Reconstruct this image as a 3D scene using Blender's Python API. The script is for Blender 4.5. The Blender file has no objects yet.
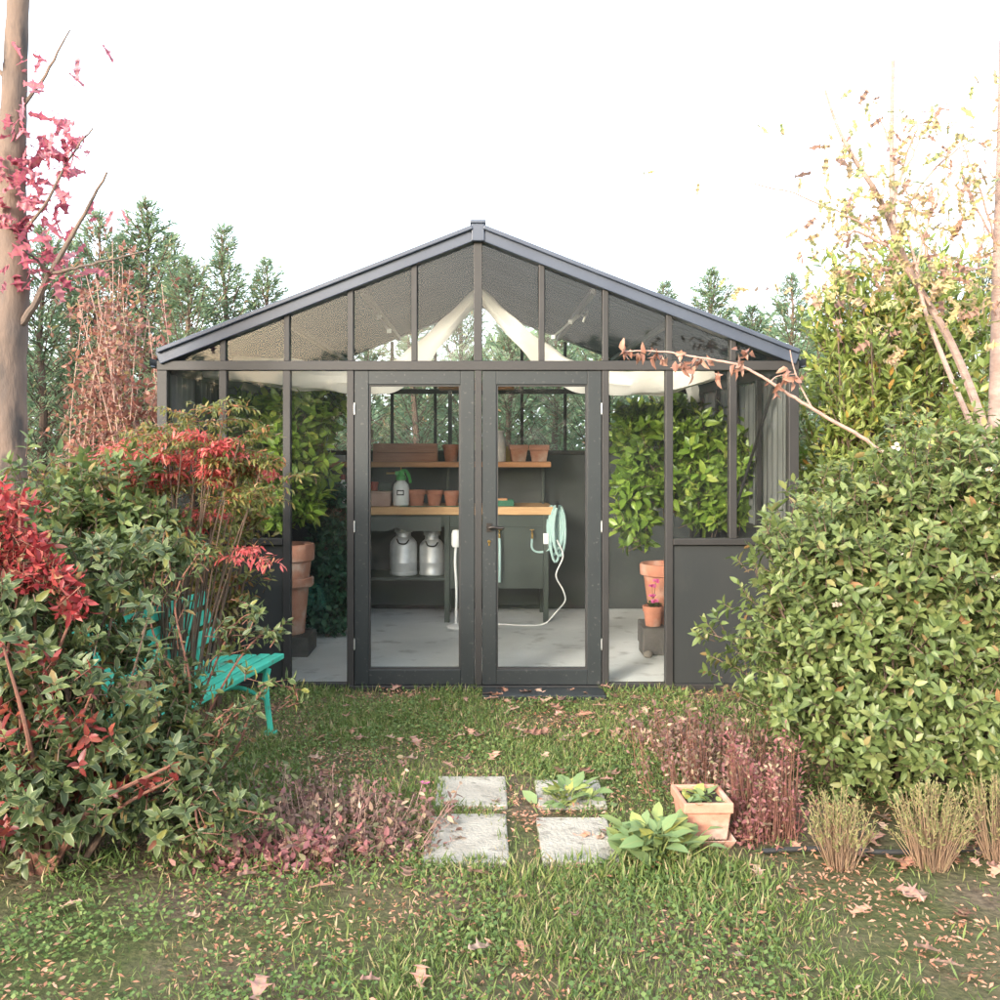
import bpy, math, random
import numpy as np
from mathutils import Vector, Matrix, Euler

random.seed(7)
RNG = np.random.default_rng(11)
SC = bpy.context.scene
COL = SC.collection
PI = math.pi
R = math.radians

# ------------------------------------------------------------------ survey
# the photograph was taken from 1.71 m above the lawn, 7 m in front of the
# greenhouse; P() turns a sighting (column, row) at a known distance into metres
EYE = 1.71
def P(u, v, Y):
    return ((u - 480.0) * Y / 1000.0, Y, EYE - (v - 446.0) * Y / 1000.0)

# ------------------------------------------------------------------ tagging
def tag(o, label=None, cat=None, group=None, kind=None):
    if label: o['label'] = label
    if cat: o['category'] = cat
    if group: o['group'] = group
    if kind: o['kind'] = kind
    return o

def thing(name, label, cat, loc=(0, 0, 0), rz=0.0, group=None):
    o = bpy.data.objects.new(name, None)
    COL.objects.link(o)
    o.location = loc
    o.rotation_euler = (0, 0, rz)
    o.empty_display_size = 0.1
    return tag(o, label, cat, group)

def dup(root, loc=None, rz=None, scale=None, label=None, group=None):
    r = root.copy(); COL.objects.link(r)
    if loc is not None: r.location = loc
    if rz is not None: r.rotation_euler = (0, 0, rz)
    if scale is not None: r.scale = scale if hasattr(scale, '__len__') else (scale,) * 3
    if label: r['label'] = label
    if group: r['group'] = group
    for ch in list(root.children):
        c = ch.copy(); COL.objects.link(c); c.parent = r
        for g in list(ch.children):
            d = g.copy(); COL.objects.link(d); d.parent = c
    return r

# ------------------------------------------------------------------ materials
def rgb(c):
    return (c[0], c[1], c[2], 1.0)

def newmat(name):
    m = bpy.data.materials.new(name)
    m.use_nodes = True
    nt = m.node_tree
    nt.nodes.clear()
    out = nt.nodes.new('ShaderNodeOutputMaterial')
    return m, nt, out

def ramp(nt, stops, fac=None):
    r = nt.nodes.new('ShaderNodeValToRGB')
    el = r.color_ramp.elements
    while len(el) < len(stops): el.new(0.5)
    for e, (p, c) in zip(el, stops):
        e.position = p; e.color = rgb(c)
    if fac is not None: nt.links.new(fac, r.inputs['Fac'])
    return r

def surf(name, c1, c2=None, scale=6.0, rough=0.6, bump=0.0, bscale=None, metallic=0.0,
         detail=6.0, stretch=None, spec=0.4, trans=0.0, spots=None):
    """principled surface whose colour wanders between c1 and c2 with object-space noise"""
    m, nt, out = newmat(name)
    N, L = nt.nodes, nt.links
    b = N.new('ShaderNodeBsdfPrincipled')
    b.inputs['Roughness'].default_value = rough
    b.inputs['Metallic'].default_value = metallic
    b.inputs['Specular IOR Level'].default_value = spec
    tc = N.new('ShaderNodeTexCoord')
    mp = N.new('ShaderNodeMapping')
    if stretch: mp.inputs['Scale'].default_value = stretch
    L.new(tc.outputs['Object'], mp.inputs['Vector'])
    if c2 is None: c2 = tuple(x * 0.8 for x in c1)
    nz = N.new('ShaderNodeTexNoise')
    nz.inputs['Scale'].default_value = scale
    nz.inputs['Detail'].default_value = detail
    nz.inputs['Roughness'].default_value = 0.6
    L.new(mp.outputs['Vector'], nz.inputs['Vector'])
    cr = ramp(nt, [(0.3, c1), (0.7, c2)], nz.outputs['Fac'])
    colsock = cr.outputs['Color']
    if spots:
        sc, col, lo, hi = spots
        n2 = N.new('ShaderNodeTexNoise'); n2.inputs['Scale'].default_value = sc
        n2.inputs['Detail'].default_value = 8.0
        L.new(mp.outputs['Vector'], n2.inputs['Vector'])
        mr = N.new('ShaderNodeMapRange')
        mr.inputs['From Min'].default_value = lo; mr.inputs['From Max'].default_value = hi
        L.new(n2.outputs['Fac'], mr.inputs['Value'])
        mx = N.new('ShaderNodeMix'); mx.data_type = 'RGBA'
        L.new(mr.outputs['Result'], mx.inputs['Factor'])
        L.new(colsock, mx.inputs['A']); mx.inputs['B'].default_value = rgb(col)
        colsock = mx.outputs['Result']
    L.new(colsock, b.inputs['Base Color'])
    if bump:
        n3 = N.new('ShaderNodeTexNoise')
        n3.inputs['Scale'].default_value = bscale or scale * 6
        n3.inputs['Detail'].default_value = 8.0
        L.new(mp.outputs['Vector'], n3.inputs['Vector'])
        bp = N.new('ShaderNodeBump'); bp.inputs['Strength'].default_value = bump
        bp.inputs['Distance'].default_value = 0.02
        L.new(n3.outputs['Fac'], bp.inputs['Height'])
        L.new(bp.outputs['Normal'], b.inputs['Normal'])
    shader = b.outputs['BSDF']
    if trans > 0:
        t = N.new('ShaderNodeBsdfTranslucent'); L.new(colsock, t.inputs['Color'])
        ms = N.new('ShaderNodeMixShader'); ms.inputs['Fac'].default_value = trans
        L.new(shader, ms.inputs[1]); L.new(t.outputs['BSDF'], ms.inputs[2])
        shader = ms.outputs['Shader']
    L.new(shader, out.inputs['Surface'])
    return m

def leafmat(name, stops, margin=None, mw=0.30, rough=0.42, trans=0.35, rib=0.35, spec=0.45):
    """leaf: each leaf draws its own colour from the ramp; optional pale margin, paler midrib"""
    m, nt, out = newmat(name)
    N, L = nt.nodes, nt.links
    g = N.new('ShaderNodeNewGeometry')
    cr = ramp(nt, stops, g.outputs['Random Per Island'])
    col = cr.outputs['Color']
    uv = N.new('ShaderNodeUVMap'); uv.uv_map = 'UVMap'
    sp = N.new('ShaderNodeSeparateXYZ'); L.new(uv.outputs['UV'], sp.inputs['Vector'])
    # uv.y runs 0 at one edge, .5 on the rib, 1 at the other edge
    sub = N.new('ShaderNodeMath'); sub.operation = 'SUBTRACT'; sub.inputs[1].default_value = 0.5
    L.new(sp.outputs['Y'], sub.inputs[0])
    ab = N.new('ShaderNodeMath'); ab.operation = 'ABSOLUTE'; L.new(sub.outputs['Value'], ab.inputs[0])
    if margin is not None:
        mr = N.new('ShaderNodeMapRange')
        mr.inputs['From Min'].default_value = mw; mr.inputs['From Max'].default_value = mw + 0.12
        L.new(ab.outputs['Value'], mr.inputs['Value'])
        mx = N.new('ShaderNodeMix'); mx.data_type = 'RGBA'
        L.new(mr.outputs['Result'], mx.inputs['Factor'])
        L.new(col, mx.inputs['A']); mx.inputs['B'].default_value = rgb(margin)
        col = mx.outputs['Result']
    if rib:
        mr = N.new('ShaderNodeMapRange')
        mr.inputs['From Min'].default_value = 0.02; mr.inputs['From Max'].default_value = 0.09
        mr.inputs['To Min'].default_value = rib; mr.inputs['To Max'].default_value = 0.0
        L.new(ab.outputs['Value'], mr.inputs['Value'])
        mx = N.new('ShaderNodeMix'); mx.data_type = 'RGBA'
        L.new(mr.outputs['Result'], mx.inputs['Factor'])
        L.new(col, mx.inputs['A']); mx.inputs['B'].default_value = rgb((0.24, 0.26, 0.10))
        col = mx.outputs['Result']
    b = N.new('ShaderNodeBsdfPrincipled')
    b.inputs['Roughness'].default_value = rough
    b.inputs['Specular IOR Level'].default_value = spec
    L.new(col, b.inputs['Base Color'])
    t = N.new('ShaderNodeBsdfTranslucent'); L.new(col, t.inputs['Color'])
    ms = N.new('ShaderNodeMixShader'); ms.inputs['Fac'].default_value = trans
    L.new(b.outputs['BSDF'], ms.inputs[1]); L.new(t.outputs['BSDF'], ms.inputs[2])
    L.new(ms.outputs['Shader'], out.inputs['Surface'])
    return m

def glassmat(name, tint=(0.90, 0.93, 0.92), dirt=0.05):
    m, nt, out = newmat(name)
    N, L = nt.nodes, nt.links
    tr = N.new('ShaderNodeBsdfTransparent'); tr.inputs['Color'].default_value = rgb(tint)
    gl = N.new('ShaderNodeBsdfGlossy'); gl.inputs['Roughness'].default_value = 0.03
    fr = N.new('ShaderNodeFresnel'); fr.inputs['IOR'].default_value = 1.32
    ms = N.new('ShaderNodeMixShader')
    L.new(fr.outputs['Fac'], ms.inputs['Fac'])
    L.new(tr.outputs['BSDF'], ms.inputs[1]); L.new(gl.outputs['BSDF'], ms.inputs[2])
    # a film of dust
    df = N.new('ShaderNodeBsdfDiffuse'); df.inputs['Color'].default_value = rgb((0.42, 0.46, 0.50))
    tc = N.new('ShaderNodeTexCoord')
    nz = N.new('ShaderNodeTexNoise'); nz.inputs['Scale'].default_value = 2.5; nz.inputs['Detail'].default_value = 7
    L.new(tc.outputs['Object'], nz.inputs['Vector'])
    mr = N.new('ShaderNodeMapRange')
    mr.inputs['From Min'].default_value = 0.35; mr.inputs['From Max'].default_value = 0.75
    mr.inputs['To Min'].default_value = dirt * 0.3; mr.inputs['To Max'].default_value = dirt * 1.6
    L.new(nz.outputs['Fac'], mr.inputs['Value'])
    m2 = N.new('ShaderNodeMixShader'); L.new(mr.outputs['Result'], m2.inputs['Fac'])
    L.new(ms.outputs['Shader'], m2.inputs[1]); L.new(df.outputs['BSDF'], m2.inputs[2])
    L.new(m2.outputs['Shader'], out.inputs['Surface'])
    return m

M = {}
M['frame'] = surf('painted_frame_metal', (0.025, 0.0235, 0.023), (0.018, 0.0175, 0.0172), 5, 0.5, 0.05, 60)
M['door'] = surf('door_paint', (0.020, 0.0245, 0.0255), (0.0145, 0.0185, 0.0200), 3, 0.45, 0.04, 80, spots=(40, (0.09, 0.085, 0.08), 0.62, 0.8))
M['dado'] = surf('dado_sheet_metal', (0.024, 0.0260, 0.0262), (0.0175, 0.0205, 0.0212), 2.2, 0.5, 0.05, 30, spots=(3.2, (0.055, 0.052, 0.045), 0.55, 0.85), stretch=(1, 1, .35))
M['barge'] = surf('roof_edge_metal', (0.055, 0.068, 0.095), (0.042, 0.053, 0.078), 4, 0.38, 0.03, 60)
M['roofsheet'] = surf('corrugated_roof_sheet', (0.046, 0.068, 0.090), (0.036, 0.055, 0.074), 0.8, 0.85, trans=0.45, detail=1.5, stretch=(1, 3, 1), spec=0.1)
M['sidesheet'] = surf('corrugated_side_sheet', (0.27, 0.28, 0.27), (0.17, 0.18, 0.175), 4, 0.5, 0.1, 20, stretch=(1, 1, 0.2), trans=0.55)
M['backwall'] = surf('dark_back_sheet', (0.060, 0.068, 0.067), (0.044, 0.051, 0.051), 1.6, 0.6, 0.06, 12, stretch=(1, 1, 0.5))
M['glass'] = glassmat('window_glass', (0.98, 0.99, 0.987), 0.007)
M['concrete'] = surf('concrete_floor', (0.80, 0.81, 0.80), (0.66, 0.68, 0.67), 2.2, 0.6, 0.15, 40, spots=(5, (0.30, 0.30, 0.28), 0.58, 0.8))
M['brass'] = surf('brass', (0.55, 0.36, 0.12), (0.42, 0.27, 0.09), 20, 0.3, metallic=1.0)
M['darkmetal'] = surf('dark_handle_metal', (0.05, 0.042, 0.036), (0.03, 0.026, 0.024), 20, 0.35, metallic=0.6)
M['steel'] = surf('galvanised_steel', (0.62, 0.63, 0.62), (0.48, 0.50, 0.50), 14, 0.38, 0.05, 60, metallic=0.9)
M['zinc'] = surf('churn_zinc', (0.78, 0.79, 0.78), (0.60, 0.61, 0.61), 9, 0.45, 0.1, 30, metallic=0.45)
M['wood'] = surf('bench_wood', (0.60, 0.30, 0.14), (0.46, 0.21, 0.09), 5, 0.55, 0.15, 40, stretch=(1, 9, 9))
M['palewood'] = surf('pale_counter_wood', (0.64, 0.40, 0.20), (0.52, 0.30, 0.14), 5, 0.55, 0.15, 40, stretch=(1, 9, 9))
M['cratewood'] = surf('crate_wood', (0.48, 0.22, 0.13), (0.36, 0.15, 0.09), 5, 0.65, 0.2, 40, stretch=(1, 8, 8))
M['benchgreen'] = surf('dark_bench_paint', (0.050, 0.064, 0.054), (0.036, 0.047, 0.041), 4, 0.5, 0.05, 40)
M['terra'] = surf('terracotta', (0.52, 0.22, 0.14), (0.40, 0.16, 0.10), 9, 0.8, 0.15, 60, spots=(7, (0.50, 0.33, 0.26), 0.52, 0.75))
M['terrapale'] = surf('pale_terracotta', (0.50, 0.25, 0.17), (0.40, 0.17, 0.11), 9, 0.85, 0.2, 50, spots=(6, (0.56, 0.44, 0.36), 0.5, 0.72))
M['soil'] = surf('potting_soil', (0.055, 0.040, 0.030), (0.030, 0.023, 0.018), 30, 0.95, 0.6, 80)
M['white'] = surf('white_plastic', (0.88, 0.88, 0.87), (0.84, 0.84, 0.82), 6, 0.4)
M['black'] = surf('black_print', (0.02, 0.02, 0.02), (0.03, 0.03, 0.03), 6, 0.5)
M['greenplastic'] = surf('green_plastic', (0.06, 0.36, 0.08), (0.05, 0.30, 0.06), 6, 0.35)
M['darkgreenplastic'] = surf('dark_green_plastic', (0.03, 0.16, 0.09), (0.025, 0.12, 0.07), 6, 0.4)
M['cloth'] = surf('white_cloth', (0.70, 0.68, 0.63), (0.62, 0.60, 0.55), 3, 0.9, 0.25, 18, trans=0.25)
M['hose'] = surf('pale_hose', (0.42, 0.58, 0.55), (0.34, 0.50, 0.48), 20, 0.4)
M['benchteal'] = surf('teal_bench_paint', (0.055, 0.44, 0.315), (0.038, 0.34, 0.235), 8, 0.5, 0.12, 40, spots=(16, (0.10, 0.16, 0.12), 0.60, 0.72))
M['card'] = surf('pink_cardboard', (0.52, 0.36, 0.30), (0.44, 0.29, 0.24), 8, 0.8)
M['redplastic'] = surf('red_pot_plastic', (0.42, 0.08, 0.06), (0.32, 0.06, 0.05), 8, 0.5)
M['yellow'] = surf('yellow_card', (0.66, 0.48, 0.14), (0.55, 0.40, 0.12), 8, 0.7)
M['greyceramic'] = surf('grey_enamel', (0.70, 0.67, 0.66), (0.54, 0.50, 0.49), 12, 0.5, 0.1, 30)
M['slab'] = surf('paving_concrete', (0.40, 0.37, 0.31), (0.25, 0.23, 0.19), 5, 0.9, 0.6, 70, spots=(14, (0.15, 0.135, 0.11), 0.58, 0.72))
M['stone'] = surf('rough_stone', (0.30, 0.27, 0.23), (0.18, 0.16, 0.14), 12, 0.9, 0.5, 40)
M['barkoak'] = surf('oak_bark', (0.175, 0.120, 0.090), (0.090, 0.070, 0.060), 7, 0.85, 0.5, 30, stretch=(1, 1, 0.35), spots=(9, (0.055, 0.045, 0.040), 0.54, 0.68))
M['barkpale'] = surf('pale_bark', (0.34, 0.245, 0.21), (0.20, 0.14, 0.12), 8, 0.8, 0.3, 30, stretch=(1, 1, 2.5), spots=(10, (0.2, 0.15, 0.12), 0.62, 0.74))
M['twig'] = surf('twig_bark', (0.15, 0.095, 0.065), (0.085, 0.06, 0.045), 20, 0.85, 0.2)
M['twigpale'] = surf('pale_twig_bark', (0.42, 0.27, 0.22), (0.28, 0.18, 0.15), 20, 0.8, 0.2)
M['twigred'] = surf('reddish_twig_bark', (0.22, 0.09, 0.06), (0.14, 0.07, 0.05), 20, 0.8, 0.2)
M['conbark'] = surf('conifer_bark', (0.14, 0.095, 0.07), (0.08, 0.055, 0.045), 10, 0.9, 0.4, stretch=(1, 1, 0.3))
M['rubber'] = surf('black_rubber', (0.03, 0.03, 0.03), (0.02, 0.02, 0.02), 10, 0.6)

M['lf_vib'] = leafmat('viburnum_leaf', [(0, (0.080, 0.118, 0.038)), (.35, (0.125, 0.172, 0.052)), (.75, (0.175, 0.222, 0.072)), (.95, (0.25, 0.27, 0.10)), (.985, (0.26, 0.20, 0.08)), (1, (0.26, 0.12, 0.05))], rib=0.35, rough=0.45)
M['lf_var'] = leafmat('variegated_leaf', [(0, (0.052, 0.082, 0.034)), (.45, (0.088, 0.126, 0.048)), (.85, (0.135, 0.172, 0.062)), (.94, (0.20, 0.20, 0.055)), (.985, (0.24, 0.14, 0.06)), (1, (0.24, 0.06, 0.04))], margin=(0.22, 0.25, 0.12), mw=0.33, rib=0.12, rough=0.45)
M['lf_green'] = leafmat('shrub_leaf', [(0, (0.075, 0.115, 0.038)), (.5, (0.125, 0.172, 0.052)), (.9, (0.19, 0.23, 0.075)), (1, (0.28, 0.17, 0.06))], rib=0.2)
M['lf_laurel'] = leafmat('laurel_leaf', [(0, (0.150, 0.210, 0.045)), (.5, (0.225, 0.285, 0.070)), (.9, (0.33, 0.37, 0.11)), (.97, (0.42, 0.34, 0.08)), (1, (0.48, 0.24, 0.06))], rib=0.3, rough=0.38)
M['lf_lemon'] = leafmat('lemon_leaf', [(0, (0.105, 0.185, 0.026)), (.5, (0.175, 0.285, 0.040)), (.85, (0.28, 0.40, 0.065)), (1, (0.42, 0.48, 0.10))], rib=0.25, rough=0.35, trans=0.4)
M['lf_ivy'] = leafmat('dark_vine_leaf', [(0, (0.027, 0.083, 0.053)), (.6, (0.045, 0.128, 0.075)), (1, (0.075, 0.180, 0.090))], rib=0.2)
M['lf_red'] = leafmat('red_leaf', [(0, (0.24, 0.028, 0.032)), (.5, (0.38, 0.055, 0.058)), (.8, (0.46, 0.12, 0.10)), (1, (0.16, 0.15, 0.06))], rib=0.0)
M['lf_redlow'] = leafmat('dark_red_leaf', [(0, (0.14, 0.022, 0.022)), (.6, (0.22, 0.035, 0.03)), (1, (0.30, 0.08, 0.05))], rib=0.1)
M['lf_nan'] = leafmat('nandina_red_leaf', [(0, (0.500, 0.072, 0.077)), (.5, (0.680, 0.130, 0.126)), (.85, (0.720, 0.234, 0.196)), (1, (0.480, 0.260, 0.112))], rib=0.0, trans=0.45)
M['lf_nang'] = leafmat('nandina_green_leaf', [(0, (0.10, 0.125, 0.036)), (.5, (0.17, 0.185, 0.050)), (.8, (0.26, 0.21, 0.065)), (.93, (0.36, 0.17, 0.07)), (1, (0.48, 0.13, 0.07))], rib=0.0, trans=0.45)
M['lf_pink'] = leafmat('pink_autumn_leaf', [(0, (0.16, 0.065, 0.050)), (.4, (0.25, 0.10, 0.075)), (.75, (0.34, 0.165, 0.11)), (.9, (0.16, 0.16, 0.06)), (1, (0.42, 0.28, 0.15))], rib=0.0, trans=0.45)
M['lf_oakred'] = leafmat('crimson_oak_leaf', [(0, (0.315, 0.058, 0.098)), (.5, (0.483, 0.111, 0.169)), (1, (0.630, 0.247, 0.286))], rib=0.2, trans=0.5)
M['lf_yellow'] = leafmat('yellow_autumn_leaf', [(0, (0.58, 0.47, 0.20)), (.3, (0.58, 0.38, 0.22)), (.6, (0.40, 0.44, 0.17)), (.85, (0.54, 0.30, 0.23)), (1, (0.34, 0.19, 0.15))], rib=0.2, trans=0.5)
M['lf_brown'] = leafmat('dry_brown_leaf', [(0, (0.24, 0.11, 0.075)), (.6, (0.34, 0.17, 0.125)), (1, (0.44, 0.25, 0.18))], rib=0.2)
M['lf_fallen'] = leafmat('fallen_leaf', [(0, (0.33, 0.13, 0.075)), (.5, (0.44, 0.20, 0.12)), (1, (0.52, 0.29, 0.20))], rib=0.25, trans=0.15)
M['lf_con'] = leafmat('conifer_scale_leaf', [(0, (0.135, 0.215, 0.115)), (.5, (0.200, 0.290, 0.170)), (.9, (0.27, 0.36, 0.215)), (1, (0.34, 0.30, 0.17))], rib=0.0, rough=0.7, trans=0.5)  # leaf colour lightened to stand in for haze and glare
M['lf_conrust'] = leafmat('rust_tinged_scale_leaf', [(0, (0.12, 0.15, 0.08)), (.5, (0.19, 0.18, 0.10)), (1, (0.34, 0.19, 0.10))], rib=0.0, rough=0.7, trans=0.3)
M['lf_grey'] = leafmat('grey_green_leaf', [(0, (0.20, 0.25, 0.12)), (.6, (0.28, 0.32, 0.15)), (1, (0.36, 0.38, 0.14))], rib=0.3, rough=0.75)
M['lf_primrose'] = leafmat('pale_rosette_leaf', [(0, (0.15, 0.23, 0.085)), (.6, (0.21, 0.29, 0.12)), (.9, (0.32, 0.36, 0.10)), (1, (0.42, 0.38, 0.10))], rib=0.45, rough=0.65)
M['lf_lav'] = leafmat('lavender_leaf', [(0, (0.20, 0.21, 0.085)), (.5, (0.28, 0.28, 0.11)), (1, (0.33, 0.26, 0.13))], rib=0.0, rough=0.8)
M['lf_drystem'] = leafmat('dry_stem', [(0, (0.30, 0.19, 0.12)), (.6, (0.40, 0.26, 0.17)), (1, (0.46, 0.34, 0.2))], rib=0.0, rough=0.85)
M['lf_purple'] = leafmat('purple_brown_leaf', [(0, (0.13, 0.075, 0.062)), (.4, (0.22, 0.135, 0.105)), (.65, (0.28, 0.125, 0.125)), (.82, (0.17, 0.18, 0.085)), (.93, (0.34, 0.22, 0.15)), (1, (0.66, 0.50, 0.34))], rib=0.0, rough=0.7)
M['lf_crim'] = leafmat('crimson_small_leaf', [(0, (0.20, 0.075, 0.080)), (.5, (0.30, 0.115, 0.115)), (.75, (0.36, 0.19, 0.155)), (.9, (0.18, 0.17, 0.08)), (1, (0.56, 0.42, 0.29))], rib=0.0, rough=0.65)
M['grass'] = leafmat('lawn_blade', [(0, (0.075, 0.120, 0.028)), (.45, (0.125, 0.190, 0.046)), (.75, (0.19, 0.235, 0.066)), (.88, (0.28, 0.24, 0.11)), (1, (0.40, 0.31, 0.18))], rib=0.0, rough=0.6, trans=0.3)
M['clover'] = leafmat('lawn_clover', [(0, (0.075, 0.130, 0.035)), (.6, (0.125, 0.195, 0.052)), (1, (0.20, 0.25, 0.075))], rib=0.0, rough=0.6)
M['petal'] = leafmat('pink_petal', [(0, (0.75, 0.12, 0.38)), (1, (0.85, 0.25, 0.50))], rib=0.0)
M['blossom'] = leafmat('cream_blossom', [(0, (0.75, 0.70, 0.58)), (1, (0.80, 0.62, 0.50))], rib=0.0)

# ------------------------------------------------------------------ mesh helpers
class MB:
    def __init__(s): s.v = []; s.f = []; s.m = []
    def add(s, verts, faces, mi=0):
        o = len(s.v)
        s.v += [tuple(p) for p in verts]
        for f in faces: s.f.append(tuple(i + o for i in f)); s.m.append(mi)
        return s
    def box(s, x0, x1, y0, y1, z0, z1, mi=0, mat=None):
        vs = [Vector((x, y, z)) for z in (z0, z1) for y in (y0, y1) for x in (x0, x1)]
        if mat is not None: vs = [mat @ p for p in vs]
        return s.add(vs, [(0, 2, 3, 1), (4, 5, 7, 6), (0, 1, 5, 4), (2, 6, 7, 3), (0, 4, 6, 2), (1, 3, 7, 5)], mi)
    def beam(s, a, b, w, d, up=(0, 0, 1), mi=0):
        """rectangular bar from a to b; w across, d along 'up'"""
        a = Vector(a); b = Vector(b); t = (b - a).normalized()
        upv = Vector(up); sx = t.cross(upv).normalized(); sz = sx.cross(t).normalized()
        vs = []
        for p in (a, b):
            for i, j in ((-1, -1), (1, -1), (1, 1), (-1, 1)):
                vs.append(p + sx * (i * w / 2) + sz * (j * d / 2))
        return s.add(vs, [(3, 2, 1, 0), (4, 5, 6, 7), (0, 1, 5, 4), (1, 2, 6, 5), (2, 3, 7, 6), (3, 0, 4, 7)], mi)
    def tube(s, pts, rad, n=8, mi=0, cap=True, squash=None):
        pts = [Vector(p) for p in pts]
        if not hasattr(rad, '__len__'): rad = [rad] * len(pts)
        vs = []; fs = []
        prev = None
        for i, p in enumerate(pts):
            t = (pts[min(i + 1, len(pts) - 1)] - pts[max(i - 1, 0)])
            t = t.normalized() if t.length > 1e-9 else Vector((0, 0, 1))
            if prev is None:
                ref = Vector((0, 0, 1)) if abs(t.z) < 0.9 else Vector((1, 0, 0))
                a = t.cross(ref).normalized()
            else:
                a = (prev - t * prev.dot(t)).normalized()
            prev = a; b = t.cross(a)
            for k in range(n):
                an = 2 * PI * k / n
                vs.append(p + (a * math.cos(an) + b * math.sin(an)) * rad[i])
        for i in range(len(pts) - 1):
            for k in range(n):
                k2 = (k + 1) % n
                fs.append((i * n + k, i * n + k2, (i + 1) * n + k2, (i + 1) * n + k))
        if cap:
            fs.append(tuple(range(n - 1, -1, -1)))
            fs.append(tuple((len(pts) - 1) * n + k for k in range(n)))
        return s.add(vs, fs, mi)
    def lathe(s, prof, n=24, c=(0, 0, 0), mi=0, cap=True):
        vs = []; fs = []
        for r, z in prof:
            for k in range(n):
                an = 2 * PI * k / n
                vs.append((c[0] + r * math.cos(an), c[1] + r * math.sin(an), c[2] + z))
        for i in range(len(prof) - 1):
            for k in range(n):
                k2 = (k + 1) % n
                fs.append((i * n + k, i * n + k2, (i + 1) * n + k2, (i + 1) * n + k))
        if cap:
            fs.append(tuple(range(n - 1, -1, -1)))
            fs.append(tuple((len(prof) - 1) * n + k for k in range(n)))
        return s.add(vs, fs, mi)
    def build(s, name, mats, parent=None, smooth=False, bevel=0.0, angle=40):
        me = bpy.data.meshes.new(name)
        me.from_pydata(s.v, [], s.f)
        if not isinstance(mats, (list, tuple)): mats = [mats]
        for m in mats: me.materials.append(m)
        me.polygons.foreach_set('material_index', s.m)
        if smooth:
            me.polygons.foreach_set('use_smooth', [True] * len(me.polygons))
            try: me.set_sharp_from_angle(angle=R(angle))
            except Exception: pass
        me.update()
        o = bpy.data.objects.new(name, me)
        COL.objects.link(o)
        if parent is not None: o.parent = parent
        if bevel:
            b = o.modifiers.new('bevel', 'BEVEL'); b.width = bevel; b.segments = 2
            b.limit_method = 'ANGLE'; b.angle_limit = R(50)
        return o

def curve_pts(pts, n=6):
    """Catmull-Rom through the points"""
    p = [Vector(q) for q in pts]
    p = [p[0] * 2 - p[1]] + p + [p[-1] * 2 - p[-2]]
    out = []
    for i in range(1, len(p) - 2):
        for k in range(n):
            t = k / n
            out.append(0.5 * ((2 * p[i]) + (-p[i-1] + p[i+1]) * t + (2*p[i-1] - 5*p[i] + 4*p[i+1] - p[i+2]) * t*t
                              + (-p[i-1] + 3*p[i] - 3*p[i+1] + p[i+2]) * t**3))
    out.append(p[-2])
    return out

# ------------------------------------------------------------------ leaves (numpy)
def T_leaf(w=0.42, fold=0.10, droop=0.12):
    v = np.array([(0, 0, 0), (.33, 0, .02), (.70, 0, -.02 - droop * .4), (1, 0, -droop),
                  (.30, w * .5, fold), (.68, w * .40, fold * .7 - droop * .4),
                  (.30, -w * .5, fold), (.68, -w * .40, fold * .7 - droop * .4)], float)
    f = [(0, 1, 4), (1, 2, 5, 4), (2, 3, 5), (0, 6, 1), (1, 6, 7, 2), (2, 7, 3)]
    uv = [(0, .5), (.33, .5), (.7, .5), (1, .5), (.3, 1), (.68, 1), (.3, 0), (.68, 0)]
    return v, f, np.array(uv, float)
def T_rhomb(w=0.3, droop=0.1):
    v = np.array([(0, 0, 0), (.45, w * .5, .03), (1, 0, -droop), (.45, -w * .5, .03)], float)
    return v, [(0, 3, 2, 1)], np.array([(0, .5), (.45, 1), (1, .5), (.45, 0)], float)
def T_lobed(lobes=5, seed=0, curl=0.15, deep=0.45):
    """pin-oak outline: pointed lobes either side of a rib"""
    rg = np.random.default_rng(seed)
    side = []
    xs = np.linspace(0.10, 0.92, lobes)
    for i, x in enumerate(xs):
        wmax = 0.42 * math.sin(PI * (0.22 + 0.62 * i / max(lobes - 1, 1)))
        side.append((x - 0.055, wmax * (1 - deep) * .55))
        side.append((x + 0.075, wmax * rg.uniform(.85, 1.1)))
        side.append((x + 0.065, wmax * (1 - deep) * .75))
    v = [(0, 0, 0)]; uv = [(0, .5)]
    nS = len(side)
    for s in (1, -1):
        for x, y in side:
            v.append((min(x, 1.0), s * y, curl * (y * y * 3) - curl * .6 * x * x)); uv.append((x, .5 + s * y))
    v.append((1.02, 0, -curl * .6)); uv.append((1, .5))
    tip = len(v) - 1
    rib = []
    for x, _ in side:
        rib.append(len(v)); v.append((x, 0, -curl * .6 * x * x)); uv.append((x, .5))
    f = []
    for s in (0, 1):
        base = 1 + s * nS
        seq = [(0, 0)]
        f.append((0, rib[0], base) if s == 0 else (0, base, rib[0]))
        for i in range(nS - 1):
            q = (rib[i], rib[i + 1], base + i + 1, base + i)
            f.append(q if s == 0 else q[::-1])
        q = (rib[-1], tip, base + nS - 1)
        f.append(q if s == 0 else q[::-1])
    return np.array(v, float), f, np.array(uv, float)

def unit(a):
    n = np.linalg.norm(a, axis=-1, keepdims=True); n[n < 1e-9] = 1
    return a / n

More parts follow.
